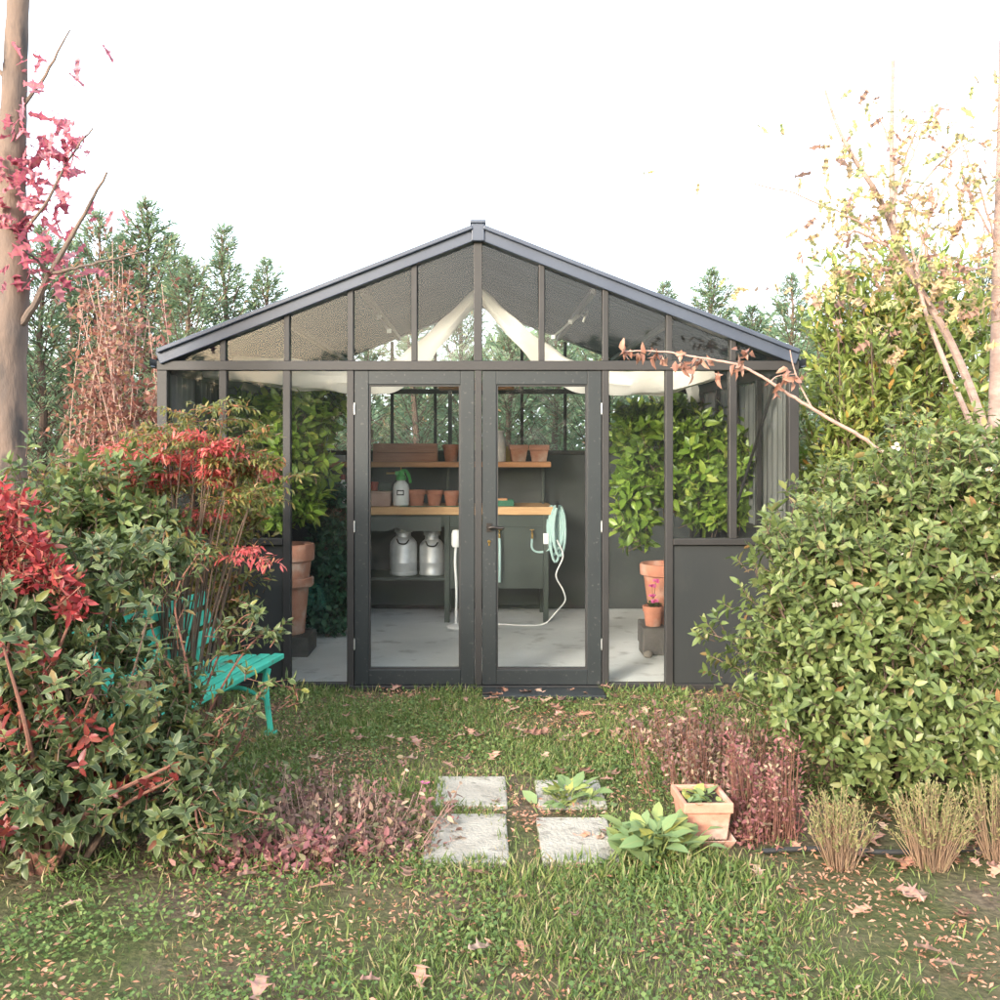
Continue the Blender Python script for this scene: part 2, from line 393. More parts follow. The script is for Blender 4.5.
class LeafMesh:
    def __init__(s): s.V = []; s.UV = []; s.loops = []; s.sizes = []; s.mi = []; s.nv = 0
    def add(s, T, pos, d, nrm, size, mi=0, wscale=None):
        tv, tf, tuv = T
        n = len(pos)
        if n == 0: return
        d = unit(d)
        b = unit(np.cross(nrm, d)); nn = np.cross(d, b)
        size = np.broadcast_to(size, (n,)).astype(float)
        ws = size if wscale is None else size * wscale
        V = (pos[:, None, :] + size[:, None, None] * tv[None, :, 0, None] * d[:, None, :]
             + ws[:, None, None] * tv[None, :, 1, None] * b[:, None, :]
             + size[:, None, None] * tv[None, :, 2, None] * nn[:, None, :])
        k = len(tv)
        lp = np.concatenate([np.array(f) for f in tf])
        sz = np.array([len(f) for f in tf])
        offs = s.nv + np.arange(n) * k
        s.loops.append((lp[None, :] + offs[:, None]).ravel())
        s.sizes.append(np.tile(sz, n))
        s.mi.append(np.full(n * len(tf), mi, int))
        s.UV.append(np.tile(tuv[lp], (n, 1)))
        s.V.append(V.reshape(-1, 3)); s.nv += n * k
    def twigs(s, A, B, ra, rb, mi=0):
        """thin three-sided twigs, many at a time"""
        A = np.asarray(A); B = np.asarray(B)
        n = len(A)
        if n == 0: return
        t = unit(B - A)
        ref = np.where(np.abs(t[:, 2:3]) < .9, np.array([[0, 0, 1.0]]), np.array([[1.0, 0, 0]]))
        a = unit(np.cross(t, ref)); b = np.cross(t, a)
        ra = np.broadcast_to(ra, (n,)); rb = np.broadcast_to(rb, (n,))
        V = []
        for PT, r in ((A, ra), (B, rb)):
            for k in range(3):
                an = 2 * PI * k / 3
                V.append(PT + r[:, None] * (a * math.cos(an) + b * math.sin(an)))
        V = np.stack(V, 1)
        tf = [(0, 1, 4, 3), (1, 2, 5, 4), (2, 0, 3, 5)]
        lp = np.concatenate([np.array(f) for f in tf])
        offs = s.nv + np.arange(n) * 6
        s.loops.append((lp[None] + offs[:, None]).ravel())
        s.sizes.append(np.full(n * 3, 4)); s.mi.append(np.full(n * 3, mi, int))
        s.UV.append(np.full((n * 12, 2), .5)); s.V.append(V.reshape(-1, 3)); s.nv += n * 6
    def build(s, name, mats, parent=None, smooth=False):
        me = bpy.data.meshes.new(name)
        V = np.concatenate(s.V); lp = np.concatenate(s.loops); sz = np.concatenate(s.sizes)
        me.vertices.add(len(V)); me.vertices.foreach_set('co', V.ravel())
        me.loops.add(len(lp)); me.loops.foreach_set('vertex_index', lp.astype(np.int32))
        st = np.concatenate([[0], np.cumsum(sz)[:-1]]).astype(np.int32)
        me.polygons.add(len(sz)); me.polygons.foreach_set('loop_start', st)
        try: me.polygons.foreach_set('loop_total', sz.astype(np.int32))
        except Exception: pass
        if not isinstance(mats, (list, tuple)): mats = [mats]
        for m in mats: me.materials.append(m)
        me.polygons.foreach_set('material_index', np.concatenate(s.mi).astype(np.int32))
        uvl = me.uv_layers.new(name='UVMap')
        uvl.data.foreach_set('uv', np.concatenate(s.UV).ravel())
        me.update(calc_edges=True); me.validate()
        o = bpy.data.objects.new(name, me); COL.objects.link(o)
        if parent is not None: o.parent = parent
        return o

def rnd(n, a=1.0): return RNG.normal(0, a, (n, 3))

def shoots(lm, T, pos, d, k, twl, size, mi=0, spread=(40, 85), jit=0.25, twmi=None, twr=0.0022, up=0.0):
    """leafy shoots: k leaves spiralling round the last bit of a twig"""
    n = len(pos); d = unit(d)
    ref = np.where(np.abs(d[:, 2:3]) < .9, np.array([[0, 0, 1.0]]), np.array([[1.0, 0, 0]]))
    a = unit(np.cross(d, ref)); b = np.cross(d, a)
    ph0 = RNG.uniform(0, 2 * PI, n)
    for i in range(k):
        t = i / max(k - 1, 1)
        ph = ph0 + i * 2.399 + RNG.normal(0, .25, n)
        rad = a * np.cos(ph)[:, None] + b * np.sin(ph)[:, None]
        an = np.radians(spread[1] + (spread[0] - spread[1]) * t + RNG.normal(0, 10, n))
        ld = d * np.cos(an)[:, None] + rad * np.sin(an)[:, None] + rnd(n, jit * .6)
        ld[:, 2] += up
        nr = d * np.sin(an)[:, None] - rad * np.cos(an)[:, None] + rnd(n, jit)
        p = pos - d * (twl * (1 - t))
        keep = RNG.uniform(0, 1, n) < .93
        sz = size * RNG.uniform(.65, 1.15, n) * (0.8 + .25 * math.sin(PI * (t * .8 + .1)))
        lm.add(T, p[keep], ld[keep], nr[keep], sz[keep], mi)
    if twmi is not None:
        lm.twigs(pos - d * twl * 1.6, pos, twr * 1.5, twr * .6, twmi)

def lobe_points(lobes, n, shell=0.30, lump=0.16, zmin=0.04, seed=0):
    """points through a union of lumpy ellipsoids, thicker towards the outside"""
    rg = np.random.default_rng(seed)
    vol = np.array([(l[3] * l[4] * l[5]) ** (2 / 3) * (l[6] if len(l) > 6 else 1) for l in lobes])
    cnt = rg.multinomial(n, vol / vol.sum())
    P_, D_ = [], []
    for l, c in zip(lobes, cnt):
        dr = unit(rg.normal(0, 1, (c, 3)))
        ph = rg.uniform(0, 6.28, 6)
        lumpf = 1 + lump * (np.sin(dr[:, 0] * 5 + ph[0]) * np.sin(dr[:, 1] * 5 + ph[1]) + np.sin(dr[:, 2] * 6 + ph[2])
                            + .7 * np.sin(dr[:, 0] * 11 + ph[3]) * np.sin(dr[:, 2] * 10 + ph[4]))
        r = np.clip(1 - np.abs(rg.normal(0, shell, c)), 0.1, 1) * lumpf * (1 + rg.exponential(.045, c))
        ax = np.array(l[3:6])
        p = np.array(l[:3]) + dr * ax * r[:, None]
        D_.append(unit(dr / ax)); P_.append(p)
    p = np.concatenate(P_); d = np.concatenate(D_)
    k = p[:, 2] > zmin
    return p[k], d[k]

def stem_tubes(bases, tips, r0, r1, bend=0.25, n=6, seed=0):
    mb = MB(); rg = random.Random(seed)
    for t in tips:
        b = min(bases, key=lambda q: (q[0] - t[0])**2 + (q[1] - t[1])**2 + rg.random() * .1)
        b = Vector(b) + Vector((rg.uniform(-.04, .04), rg.uniform(-.04, .04), 0)); t = Vector(t)
        m = b.lerp(t, .5) + Vector((rg.uniform(-.06, .06), rg.uniform(-.06, .06), bend * (t - b).length * .4))
        pts = curve_pts([b, m, t], 5)
        rr = rg.uniform(.7, 1.3)
        mb.tube(pts, [(r0 + (r1 - r0) * i / (len(pts) - 1)) * rr for i in range(len(pts))], n)
    return mb

# ================================================================== GROUND
def ground_material():
    m, nt, out = newmat('garden_earth')
    N, L = nt.nodes, nt.links
    b = N.new('ShaderNodeBsdfPrincipled'); b.inputs['Roughness'].default_value = .95
    b.inputs['Specular IOR Level'].default_value = .15
    tc = N.new('ShaderNodeTexCoord')
    n1 = N.new('ShaderNodeTexNoise'); n1.inputs['Scale'].default_value = 1.1; n1.inputs['Detail'].default_value = 8
    n2 = N.new('ShaderNodeTexNoise'); n2.inputs['Scale'].default_value = 28; n2.inputs['Detail'].default_value = 8
    L.new(tc.outputs['Object'], n1.inputs['Vector']); L.new(tc.outputs['Object'], n2.inputs['Vector'])
    r1 = ramp(nt, [(.25, (0.060, 0.044, 0.030)), (.5, (0.105, 0.078, 0.052)), (.75, (0.17, 0.13, 0.09))], n2.outputs['Fac'])
    r2 = ramp(nt, [(.3, (0.050, 0.062, 0.022)), (.7, (0.085, 0.085, 0.035))], n2.outputs['Fac'])
    mr = N.new('ShaderNodeMapRange'); mr.inputs['From Min'].default_value = .42; mr.inputs['From Max'].default_value = .58
    L.new(n1.outputs['Fac'], mr.inputs['Value'])
    mx = N.new('ShaderNodeMix'); mx.data_type = 'RGBA'
    L.new(mr.outputs['Result'], mx.inputs['Factor']); L.new(r1.outputs['Color'], mx.inputs['A']); L.new(r2.outputs['Color'], mx.inputs['B'])
    L.new(mx.outputs['Result'], b.inputs['Base Color'])
    bp = N.new('ShaderNodeBump'); bp.inputs['Strength'].default_value = .7; bp.inputs['Distance'].default_value = .03
    L.new(n2.outputs['Fac'], bp.inputs['Height']); L.new(bp.outputs['Normal'], b.inputs['Normal'])
    L.new(b.outputs['BSDF'], out.inputs['Surface'])
    return m
g = MB(); S = 300
g.add([(-S, -S, 0), (S, -S, 0), (S, S, 0), (-S, S, 0)], [(0, 1, 2, 3)])
tag(g.build('ground', ground_material()), kind='structure')

# floor slab of the greenhouse
g = MB().box(-2.25, 2.22, 7.02, 10.26, .0, .04)
tag(g.build('floor', M['concrete']), kind='structure')

# ================================================================== GREENHOUSE
GX = -0.014                       # middle of the gable
HB = 0.4445                       # bay width
YF, YB = 7.0, 10.28
ZE, ZR = 2.27, 3.20               # eaves transom, ridge
SL = 0.393                        # roof slope
gh = thing('greenhouse', 'dark grey metal framed gabled greenhouse with glazed double doors', 'greenhouse', (GX, YF, 0))
def bar(name, x0, x1, y0, y1, z0, z1, m='frame', parent=gh, bevel=.004):
    return MB().box(x0, x1, y0, y1, z0, z1).build(name, M[m], parent, bevel=bevel)
HW = 2.20
D = YB - YF
def roofz(x): return 3.15 - SL * abs(x)
# corner posts and mullions (each bar a part)
for s in (-1, 1):
    bar('corner_post', s * HW - .035 if s < 0 else HW - .035, s * HW + .035 if s < 0 else HW + .035, -.04, .04, 0, ZE - .033)
xs = [-4 * HB, -3 * HB, -2 * HB, 2 * HB, 3 * HB, 4 * HB]
for x in xs:
    w = .026 if abs(x) > 2.1 * HB else .024
    bar('mullion', x - w, x + w, -.036, .036, 1.065 if abs(x) > 3.5 * HB else .01, ZE - .033)
bar('transom', -HW - .035, HW + .035, -.045, .045, ZE - .033, ZE + .033)
for i in range(-4, 5):
    x = i * HB
    w = .020 if i else .030
    MB().box(x - w, x + w, -.036, .036, ZE + .033, roofz(x) + (.012 if i == 0 else 0)).build('gable_bar', M['frame'], gh, bevel=.004)
# dado panels, rails, sills
for s in (-1, 1):
    for a, b in ((2.93, 4), (4, 5.05)):
        pass
    x0, x1 = sorted((s * (3 * HB + .026), s * (HW - .035)))
    bar('dado_panel', x0, x1, -.012, .012, .05, 1.02, 'dado')
    bar('window_sill', x0, x1, -.045, .045, 1.02, 1.065)
    bar('base_rail', x0, x1, -.03, .03, .0, .05)
    x0, x1 = sorted((s * (2 * HB + .024), s * (3 * HB - .026)))
    bar('base_rail', x0, x1, -.03, .03, .0, .055)
# front window panes
def pane(x0, x1, z0, z1, y=0.0, parent=gh):
    return MB().box(x0, x1, y - .002, y + .002, z0, z1).build('window_pane', M['glass'], parent)
for s in (-1, 1):
    for i, z0 in ((2, .055), (3, 1.065), (4, 1.065)):
        a, b = s * (i * HB + .026), s * ((i + 1) * HB - .026)
        if i == 4: b = s * (HW - .035)
        pane(min(a, b), max(a, b), z0, ZE - .033)
# gable panes: sloped quads with thickness
for i in range(-5, 5):
    a = i * HB + (.026 if i != -5 else 0); b = (i + 1) * HB - (.026 if i != 4 else 0)
    if i == -5: a = -HW + .04
    if i == 4: b = HW - .04
    za, zb = roofz(a), roofz(b)
    z0 = ZE + .033
    vs = [(x, y, z) for y in (-.002, .002) for x, z in ((a, z0), (b, z0), (b, max(zb, z0 + .001)), (a, max(za, z0 + .001)))]
    MB().add(vs, [(0, 1, 2, 3), (7, 6, 5, 4), (0, 4, 5, 1), (1, 5, 6, 2), (2, 6, 7, 3), (3, 7, 4, 0)]).build('gable_pane', M['glass'], gh)
# rake boards (front and back), ridge, finial
for s in (-1, 1):
    for yy, nm in ((0, 'rake_board'), (D, 'rear_rake_board')):
        a = Vector((0, yy - .01, 3.195)); b = Vector((s * (HW + .022), yy - .01, 3.195 - SL * (HW + .022)))
        mb = MB()
        # section: a deep fascia with a proud lip along the top
        mb.beam(a + Vector((s * .04, 0, -.016)), b, .12, .095)
        mb.beam(a + Vector((s * .04, -.012, .045 - .016)), b + Vector((0, -.012, .045)), .155, .03)
        mb.build(nm, M['barge'], gh, bevel=.006)
mb = MB(); mb.box(-.045, .045, -.085, .05, 3.13, 3.25); mb.box(-.055, .055, -.095, .06, 3.25, 3.275)
mb.build('ridge_finial', M['barge'], gh, bevel=.006)
MB().box(-.04, .04, .055, D + .03, 3.16, 3.24).build('ridge_beam', M['frame'], gh, bevel=.004)
# corrugated roof sheets: real waves running eave to ridge
def corrug(name, org, along, up, L_, H_, pitch, amp, nrm, mat, parent, nseg=8, scallop=0):
    org, along, up, nrm = map(Vector, (org, along, up, nrm))
    n = int(L_ / pitch * nseg)
    vs = []; fs = []
    for i in range(n + 1):
        t = i / n * L_
        off = nrm * (amp * max(-.7, min(.7, math.sin(2 * PI * t / pitch))))   # flat-topped ribs
        for side in (0, 1):
            o2 = off + nrm * (.007 * side)
            vs += [org + along * t + o2, org + along * t + up * (H_ - (scallop * (1 - math.cos(2 * PI * t / pitch)) if scallop else 0)) + o2]
    for i in range(n):
        q = i * 4; w = q + 4
        fs += [(q, w, w + 1, q + 1), (q + 2, q + 3, w + 3, w + 2), (q, q + 2, w + 2, w), (q + 1, w + 1, w + 3, q + 3)]
    return MB().add(vs, fs).build(name, mat, parent)
cs = 1 / math.sqrt(1 + SL * SL)
for s in (-1, 1):
    Ls = (HW + .015) / cs
    corrug('roof_sheet', (0.02 * s, .06, 3.165), (0, 1, 0), (s * cs, 0, -SL * cs), D - .02, Ls, .16, .016,
           (s * SL * cs, 0, cs), M['roofsheet'], gh)
    for k in range(1, 4):      # purlins under the sheets
        x = s * HW * (k / 4 + .12)
        MB().box(x - .02, x + .02, .06, D - .05, roofz(x) - .045, roofz(x) - .006).build('purlin', M['frame'], gh, bevel=.003)
    # side wall: dado, sheet above, posts, gutter
    x = s * HW
    bar('side_dado', x - .012, x + .012, .05, D - .04, 0, 1.05, 'dado')
    corrug('side_sheet', (x, .07, 1.07), (0, 1, 0), (0, 0, 1), D - .12, ZE - 1.07 - .05, .13, .020, (1, 0, 0), M['sidesheet'], gh, scallop=.008)
    bar('side_rail', x - .03, x + .03, .05, D - .04, 1.05, 1.09)
    bar('eaves_beam', x - .035, x + .035, .05, D - .04, ZE - .05, ZE + .03)
    for k in range(1, 5):
        bar('side_post', x - s * .055 - .02, x - s * .055 + .02, k * D / 5 - .02, k * D / 5 + .02, .04, ZE - .05)
    mb = MB()
    pr = [(.0, .05), (.0, 0), (.012, -.014), (.04, -.014), (.052, 0), (.052, .05)]
    vs = []
    for yy in (-.03, D + .05):
        for dx, dz in pr: vs.append((x + s * (.037 + dx), yy, ZE + .0 + dz))
        for dx, dz in pr[::-1]: vs.append((x + s * (.037 + dx * .9 + .0026), yy, ZE + .004 + dz * .97))
    nn = 12
    mb.add(vs, [(i, (i + 1) % nn, nn + (i + 1) % nn, nn + i) for i in range(nn)])
    mb.build('gutter', M['frame'], gh)
# diagonal stays inside the side walls
def loc(p): return (p[0] - GX, p[1] - YF, p[2])
MB().tube([loc(P(773, 388, 7.25)), loc(P(729, 530, 7.9))], .012, 8).build('brace', M['frame'], gh, smooth=True)
# back wall
bar('rear_wall', -HW + .03, HW - .03, D - .015, D + .015, 0, 1.62, 'backwall')
bar('rear_rail', -HW + .03, HW - .03, D - .035, D + .035, 1.62, 1.665)
bar('rear_rail', -HW + .03, HW - .03, D - .03, D + .03, ZE - .025, ZE + .025)
for s in (-1, 1): bar('rear_post', s * HW - .035, s * HW + .035, D - .04, D + .04, 0, ZE)
for i in range(-4, 5):
    x = i * HB
    bar('rear_bar', x - .016, x + .016, D - .025, D + .025, 1.665, ZE - .025)
    bar('rear_gable_bar', x - .016, x + .016, D - .025, D + .025, ZE + .025, roofz(x) - .02)
pane(-HW + .03, HW - .03, 1.665, ZE - .025, D)
vs = [(x, y, z) for y in (D - .002, D + .002) for x, z in ((-HW, ZE + .025), (HW, ZE + .025), (0, 3.13))]
MB().add(vs, [(0, 1, 2), (5, 4, 3), (0, 3, 4, 1), (1, 4, 5, 2), (2, 5, 3, 0)]).build('rear_gable_pane', M['glass'], gh)
# horizontal seam ribs on the rear wall
for z in (.62, 1.20):
    bar('wall_seam', -HW + .04, HW - .04, D - .020, D - .0155, z, z + .012, 'backwall', bevel=0)
# vent openers: telescopic struts hanging from the roof
for (a, b, c) in (((367, 301, 8.2), (389, 331, 8.1), (378, 296, 8.3)), ((591, 304, 8.2), (553, 337, 8.1), (583, 322, 8.2))):
    pa, pb, pc = [Vector(loc(P(*q))) for q in (a, b, c)]
    mb = MB()
    mb.tube([pa, pa.lerp(pb, .55)], .016, 10); mb.tube([pa.lerp(pb, .5), pb], .009, 8)
    mb.tube([pa.lerp(pb, .02), pc], .010, 8); mb.tube([pa.lerp(pb, .3), pc.lerp(pa, .3)], .008, 8)
    for t in (.0, .55, 1.0):
        q = pa.lerp(pb, t); mb.box(q.x - .016, q.x + .016, q.y - .016, q.y + .016, q.z - .016, q.z + .016)
    mb.build('vent_opener', M['steel'], gh, smooth=True)
# doors
def door(x0, x1, hinge):
    d = bar('door', 0, 0, 0, 0, 0, 0, 'door')   # replaced below
    bpy.data.objects.remove(d)
    st = .098
    z0, z1 = .045, 2.236
    mb = MB()
    mb.box(x0, x0 + st, -.03, .03, z0, z1); mb.box(x1 - st, x1, -.03, .03, z0, z1)
    mb.box(x0 + st, x1 - st, -.0295, .0295, z1 - .098, z1); mb.box(x0 + st, x1 - st, -.0295, .0295, z0, z0 + .105)
    d = mb.build('door', M['door'], gh, bevel=.004)
    # glazing bead
    bead = MB(); bz0, bz1 = z0 + .105, z1 - .098; bx0, bx1 = x0 + st, x1 - st
    bead.box(bx0, bx0 + .012, -.018, .018, bz0, bz1); bead.box(bx1 - .012, bx1, -.018, .018, bz0, bz1)
    bead.box(bx0 + .012, bx1 - .012, -.018, .018, bz0, bz0 + .012); bead.box(bx0 + .012, bx1 - .012, -.018, .018, bz1 - .012, bz1)
    bead.build('glazing_bead', M['black'], d)
    MB().box(bx0 + .012, bx1 - .012, -.003, .003, bz0 + .012, bz1 - .012).build('door_pane', M['glass'], d)
    hx = x0 if hinge < 0 else x1
    for z in (.33, 1.15, 1.97):
        mb = MB()
        mb.tube([(hx, -.037, z - .03), (hx, -.037, z + .03)], .0065, 10)
        mb.box(hx - .004, hx + .004, -.0395, -.0345, z - .04, z + .04)
        mb.build('hinge', M['steel'], d, smooth=True)
    return d
dl = door(-2 * HB + .028, -.024, -1)
dr = door(.030, 2 * HB - .028, 1)
bar('door_meeting_strip', -.0215, .0275, -.040, .020, .045, 2.236, 'frame')
# lever handle, lock on the right leaf
hp = Vector(loc(P(489, 527, YF)))
mb = MB()
mb.box(hp.x - .018, hp.x + .018, -.038, -.030, hp.z - .03, hp.z + .03)
mb.tube([(hp.x, -.032, hp.z), (hp.x, -.075, hp.z)], .009, 10)
mb.tube(curve_pts([(hp.x, -.075, hp.z), (hp.x + .03, -.079, hp.z + .004), (hp.x + .075, -.078, hp.z - .004), (hp.x + .105, -.076, hp.z + .002)], 4), [.010] * 12 + [.008], 10)
mb.build('handle', M['darkmetal'], dr, smooth=True)
mb = MB(); kz = 1.71 - (542 - 446) * .007
mb.tube([(hp.x, -.030, kz + .006), (hp.x, -.036, kz + .006)], .011, 12); mb.box(hp.x - .005, hp.x + .005, -.036, -.0302, kz - .022, kz + .004)
mb.build('keyhole', M['brass'], dr, smooth=True)
mb = MB(); mb.box(hp.x - .055, hp.x - .049, -.036, -.0302, hp.z + .02, hp.z + .08); mb.build('latch_plate', M['brass'], dr)
# threshold
bar('threshold', -2 * HB - .02, 2 * HB + .02, -.05, .05, 0, .042, 'frame')
bar('door_step', .03, .86, -.30, -.055, 0, .036, 'door')

# draped shade cloth inside, gathered along the ridge and swagged to each eaves
def swag(path, w, thick):
    pts = curve_pts(path, 10); n = 14
    vs = []; fs = []
    for i, p in enumerate(pts):
        t = i / (len(pts) - 1)
        tg = (pts[min(i + 1, len(pts) - 1)] - pts[max(i - 1, 0)]).normalized()
        up = (Vector((0, 0, 1)) - tg * tg.z).normalized()
        yv = Vector((0, 1, 0))
        ww = w(t) * (1 + .10 * math.sin(t * 17) + .06 * math.sin(t * 41))
        for k in range(n):
            an = 2 * PI * k / n
            r = 1 + .16 * math.sin(3 * an + t * 9) + .09 * math.sin(5 * an - t * 14)
            vs.append(p + up * (math.cos(an) * ww * r) + yv * (math.sin(an) * thick * r))
    for i in range(len(pts) - 1):
        for k in range(n):
            fs.append((i * n + k, i * n + (k + 1) % n, (i + 1) * n + (k + 1) % n, (i + 1) * n + k))
    return vs, fs
mb = MB()
YC = 7.75
left = [P(478, 292, YC), P(456, 318, YC), P(430, 345, YC), P(404, 369, YC), P(370, 380, YC), P(325, 379, YC), P(275, 374, YC), P(205, 366, YC)]
right = [P(480, 292, YC), P(502, 318, YC), P(530, 345, YC), P(562, 369, YC), P(600, 380, YC), P(640, 383, YC), P(676, 379, YC), P(712, 369, YC)]
wf = lambda t: .035 + .062 * min(1, t * 2.6)
mb.add(*swag(left, wf, .05))
mb.add(*swag(right, wf, .05))
mb.add(*swag([P(690, 378, 8.4), P(693, 400, 8.4), P(692, 425, 8.4), P(690, 447, 8.4)], lambda t: .05 + .01 * t, .04))
tag(mb.build('shade_cloth', M['cloth'], smooth=True), 'white shade cloth draped in swags under the greenhouse roof', 'cloth')

# ================================================================== POTTING BENCH AND ITS LOAD
BY = 9.45                       # front edge of the bench
def bx(u, Y=BY): return (u - 480) * Y / 1000
bench = thing('potting_bench', 'dark green potting bench with orange wood counter and raised shelf', 'workbench', (-.37, BY, .04))
BO = Vector((-.37, BY, .04))
def bpart(name, x0, x1, y0, y1, z0, z1, m, bevel=.004, parent=bench):
    return MB().box(x0 - BO.x, x1 - BO.x, y0, y1, z0 - .04, z1 - .04).build(name, m if not isinstance(m, str) else M[m], parent, bevel=bevel)
XL, XR = bx(331), bx(553)
ZC = 1.135
bpart('counter', XL, XR, -.02, .66, ZC - .075, ZC, 'palewood')
bpart('apron', XL + .03, XR - .05, .012, .04, ZC - .19, ZC - .075, 'benchgreen')
legs = [bx(337), bx(447), bx(546)]
for x in legs:
    bpart('leg', x - .025, x + .025, 0, .05, .04, ZC - .075, 'benchgreen')
    bpart('leg', x - .025, x + .025, .58, .63, .04, ZC - .075, 'benchgreen')
bpart('lower_shelf', XL + .05, bx(447) - .025, .01, .62, .435, .465, 'benchgreen')
bpart('side_panel', bx(447) + .025, bx(546) - .025, .012, .03, .36, ZC - .19, 'benchgreen')
# drawer front with a raised scalloped moulding
mb = MB(); x0, x1 = bx(366), bx(441)
prof = [(x0, ZC - .175), (x0 + .28 * (x1 - x0), ZC - .175), (x0 + .38 * (x1 - x0), ZC - .145), (x0 + .44 * (x1 - x0), ZC - .145), (x0 + .54 * (x1 - x0), ZC - .175), (x1, ZC - .175)]
lo = [(x - BO.x, .000, z - .04 - .055) for x, z in prof]; hi = [(x - BO.x, .000, ZC - .04 - .10) for x, z in prof]
bk = [(x, .0115, z) for x, y, z in lo] + [(x, .0115, z) for x, y, z in hi]
vs = lo + hi + bk; k = 6
fs = [(i, i + 1, k + i + 1, k + i) for i in range(5)] + [(12 + i + 1, 12 + i, 18 + i, 18 + i + 1) for i in range(5)]
fs += [(12 + i, 12 + i + 1, i + 1, i) for i in range(5)] + [(6 + i, 6 + i + 1, 18 + i + 1, 18 + i) for i in range(5)]
mb.add(vs, fs); mb.build('drawer_moulding', surf('lighter_bench_paint', (0.10, 0.115, 0.105), (0.08, 0.09, 0.085), 4, .5), bench)
# raised shelf on thin posts
YS = 9.72
SXL, SXR = (329 - 480) * YS / 1000, (551 - 480) * YS / 1000
ZS = EYE - (462 - 446) * YS / 1000 + .0
bpart('shelf_board', SXL, SXR, YS - BY, YS - BY + .30, ZS - .05, ZS, 'wood')
for x in (SXL + .1, (447 - 480) * YS / 1000, SXR - .06):
    bpart('shelf_post', x - .014, x + .014, YS - BY + .25, YS - BY + .278, ZC, ZS - .05, 'benchgreen')
bpart('back_board', XL + .02, XR - .06, .668, .69, .10, ZS - .07, 'backwall')  # lower part added to hide the sunlit wall and darken under the shelf
# tall post carrying a small wooden cap board
bpart('tall_post', (450 - 480) * 9.98 / 1000 - .02, (450 - 480) * 9.98 / 1000 + .02, .535, .57, ZS + .001, 2.27, 'benchgreen')
bpart('cap_board', (439 - 480) * 9.98 / 1000, (514 - 480) * 9.98 / 1000, .46, .64, 2.271, 2.335, 'wood')

def pot_prof(rt, rb, h, rim=.28, t=.012):
    rr = rt * .88
    return [(rb, 0), (rb + (rr - rb) * .98, h * (1 - rim)), (rt * .97, h * (1 - rim) + .003), (rt, h - .004), (rt - .003, h), (rt - t, h),
            (rt - t * 1.2, h * (1 - rim)), (rb - t * .5, t * 1.5), (.002, t * 1.4)]
def terracotta_pot(u, v_base_z, Y, rt, h, label, group, mat='terra', tilt=0):
    x = (u - 480) * Y / 1000
    o = MB().lathe(pot_prof(rt, rt * .68, h), 28).build('terracotta_pot', M[mat], smooth=True, angle=50)
    o.location = (x, Y, v_base_z); o.rotation_euler = (tilt, 0, random.uniform(0, 6))
    return tag(o, label, 'flower pot', group)
G1 = 'terracotta pots on the counter'
terracotta_pot(416.5, ZC + .003, 9.62, .090, .150, 'terracotta pot on the counter, next to the white sprayer', G1)
terracotta_pot(434.5, ZC + .003, 9.64, .085, .145, 'terracotta pot on the counter, middle one of three in a row', G1)
terracotta_pot(451.5, ZC + .003, 9.62, .080, .140, 'terracotta pot on the counter, last of three beside the door frame', G1)
terracotta_pot(451, ZS + .002, 9.86, .085, .170, 'round terracotta pot on the raised shelf right of the crate', None)
# square pots
for i, (u0, u1, lab) in enumerate(((509, 527.5, 'square terracotta pot on the shelf, next to the grey bottle'), (529, 549, 'square terracotta pot at the right end of the shelf'))):
    Y = 9.84; w = (u1 - u0) * Y / 2000; h = .165
    mb = MB()
    def sq(r, z): return [(-r, -r, z), (r, -r, z), (r, r, z), (-r, r, z)]
    rings = [(w * .72, 0), (w * .9, h * .68), (w, h * .69), (w, h), (w * .88, h), (w * .8, h * .6), (w * .62, .02)]
    for r_, z in rings: mb.v += sq(r_, z)
    for a in range(len(rings) - 1):
        for q in range(4):
            mb.f.append((a * 4 + q, a * 4 + (q + 1) % 4, a * 4 + 4 + (q + 1) % 4, a * 4 + 4 + q)); mb.m.append(0)
    mb.f += [(3, 2, 1, 0), (24, 25, 26, 27)]; mb.m += [0, 0]
    o = mb.build('square_pot', M['terrapale'], bevel=.006)
    o.location = ((u0 + u1 - 960) / 2 * Y / 1000, Y, ZS + .002); o.rotation_euler = (0, 0, .06 - .1 * i)
    tag(o, lab, 'flower pot', 'square pots on the shelf')
# wooden crate
Y = 9.78
cx0, cx1 = (373 - 480) * Y / 1000, (437 - 480) * Y / 1000
cr = thing('wooden_crate', 'long reddish wooden planter crate on the raised shelf', 'crate', ((cx0 + cx1) / 2, Y, ZS + .002))
hw = (cx1 - cx0) / 2
for (a, b, c, d_) in ((-hw, hw, -.02, -.004), (-hw, hw, .204, .22)):
    MB().box(a, b, c, d_, 0, .085).build('side_board', M['cratewood'], cr, bevel=.003)
    MB().box(a, b, c, d_, .089, .178).build('side_board', M['cratewood'], cr, bevel=.003)
for s in (-1, 1):
    MB().box(min(s * hw, s * (hw - .016)), max(s * hw, s * (hw - .016)), -.004, .204, 0, .178).build('end_board', M['cratewood'], cr, bevel=.003)
MB().box(-hw + .016, hw - .016, -.004, .204, .004, .016).build('bottom_board', M['cratewood'], cr)
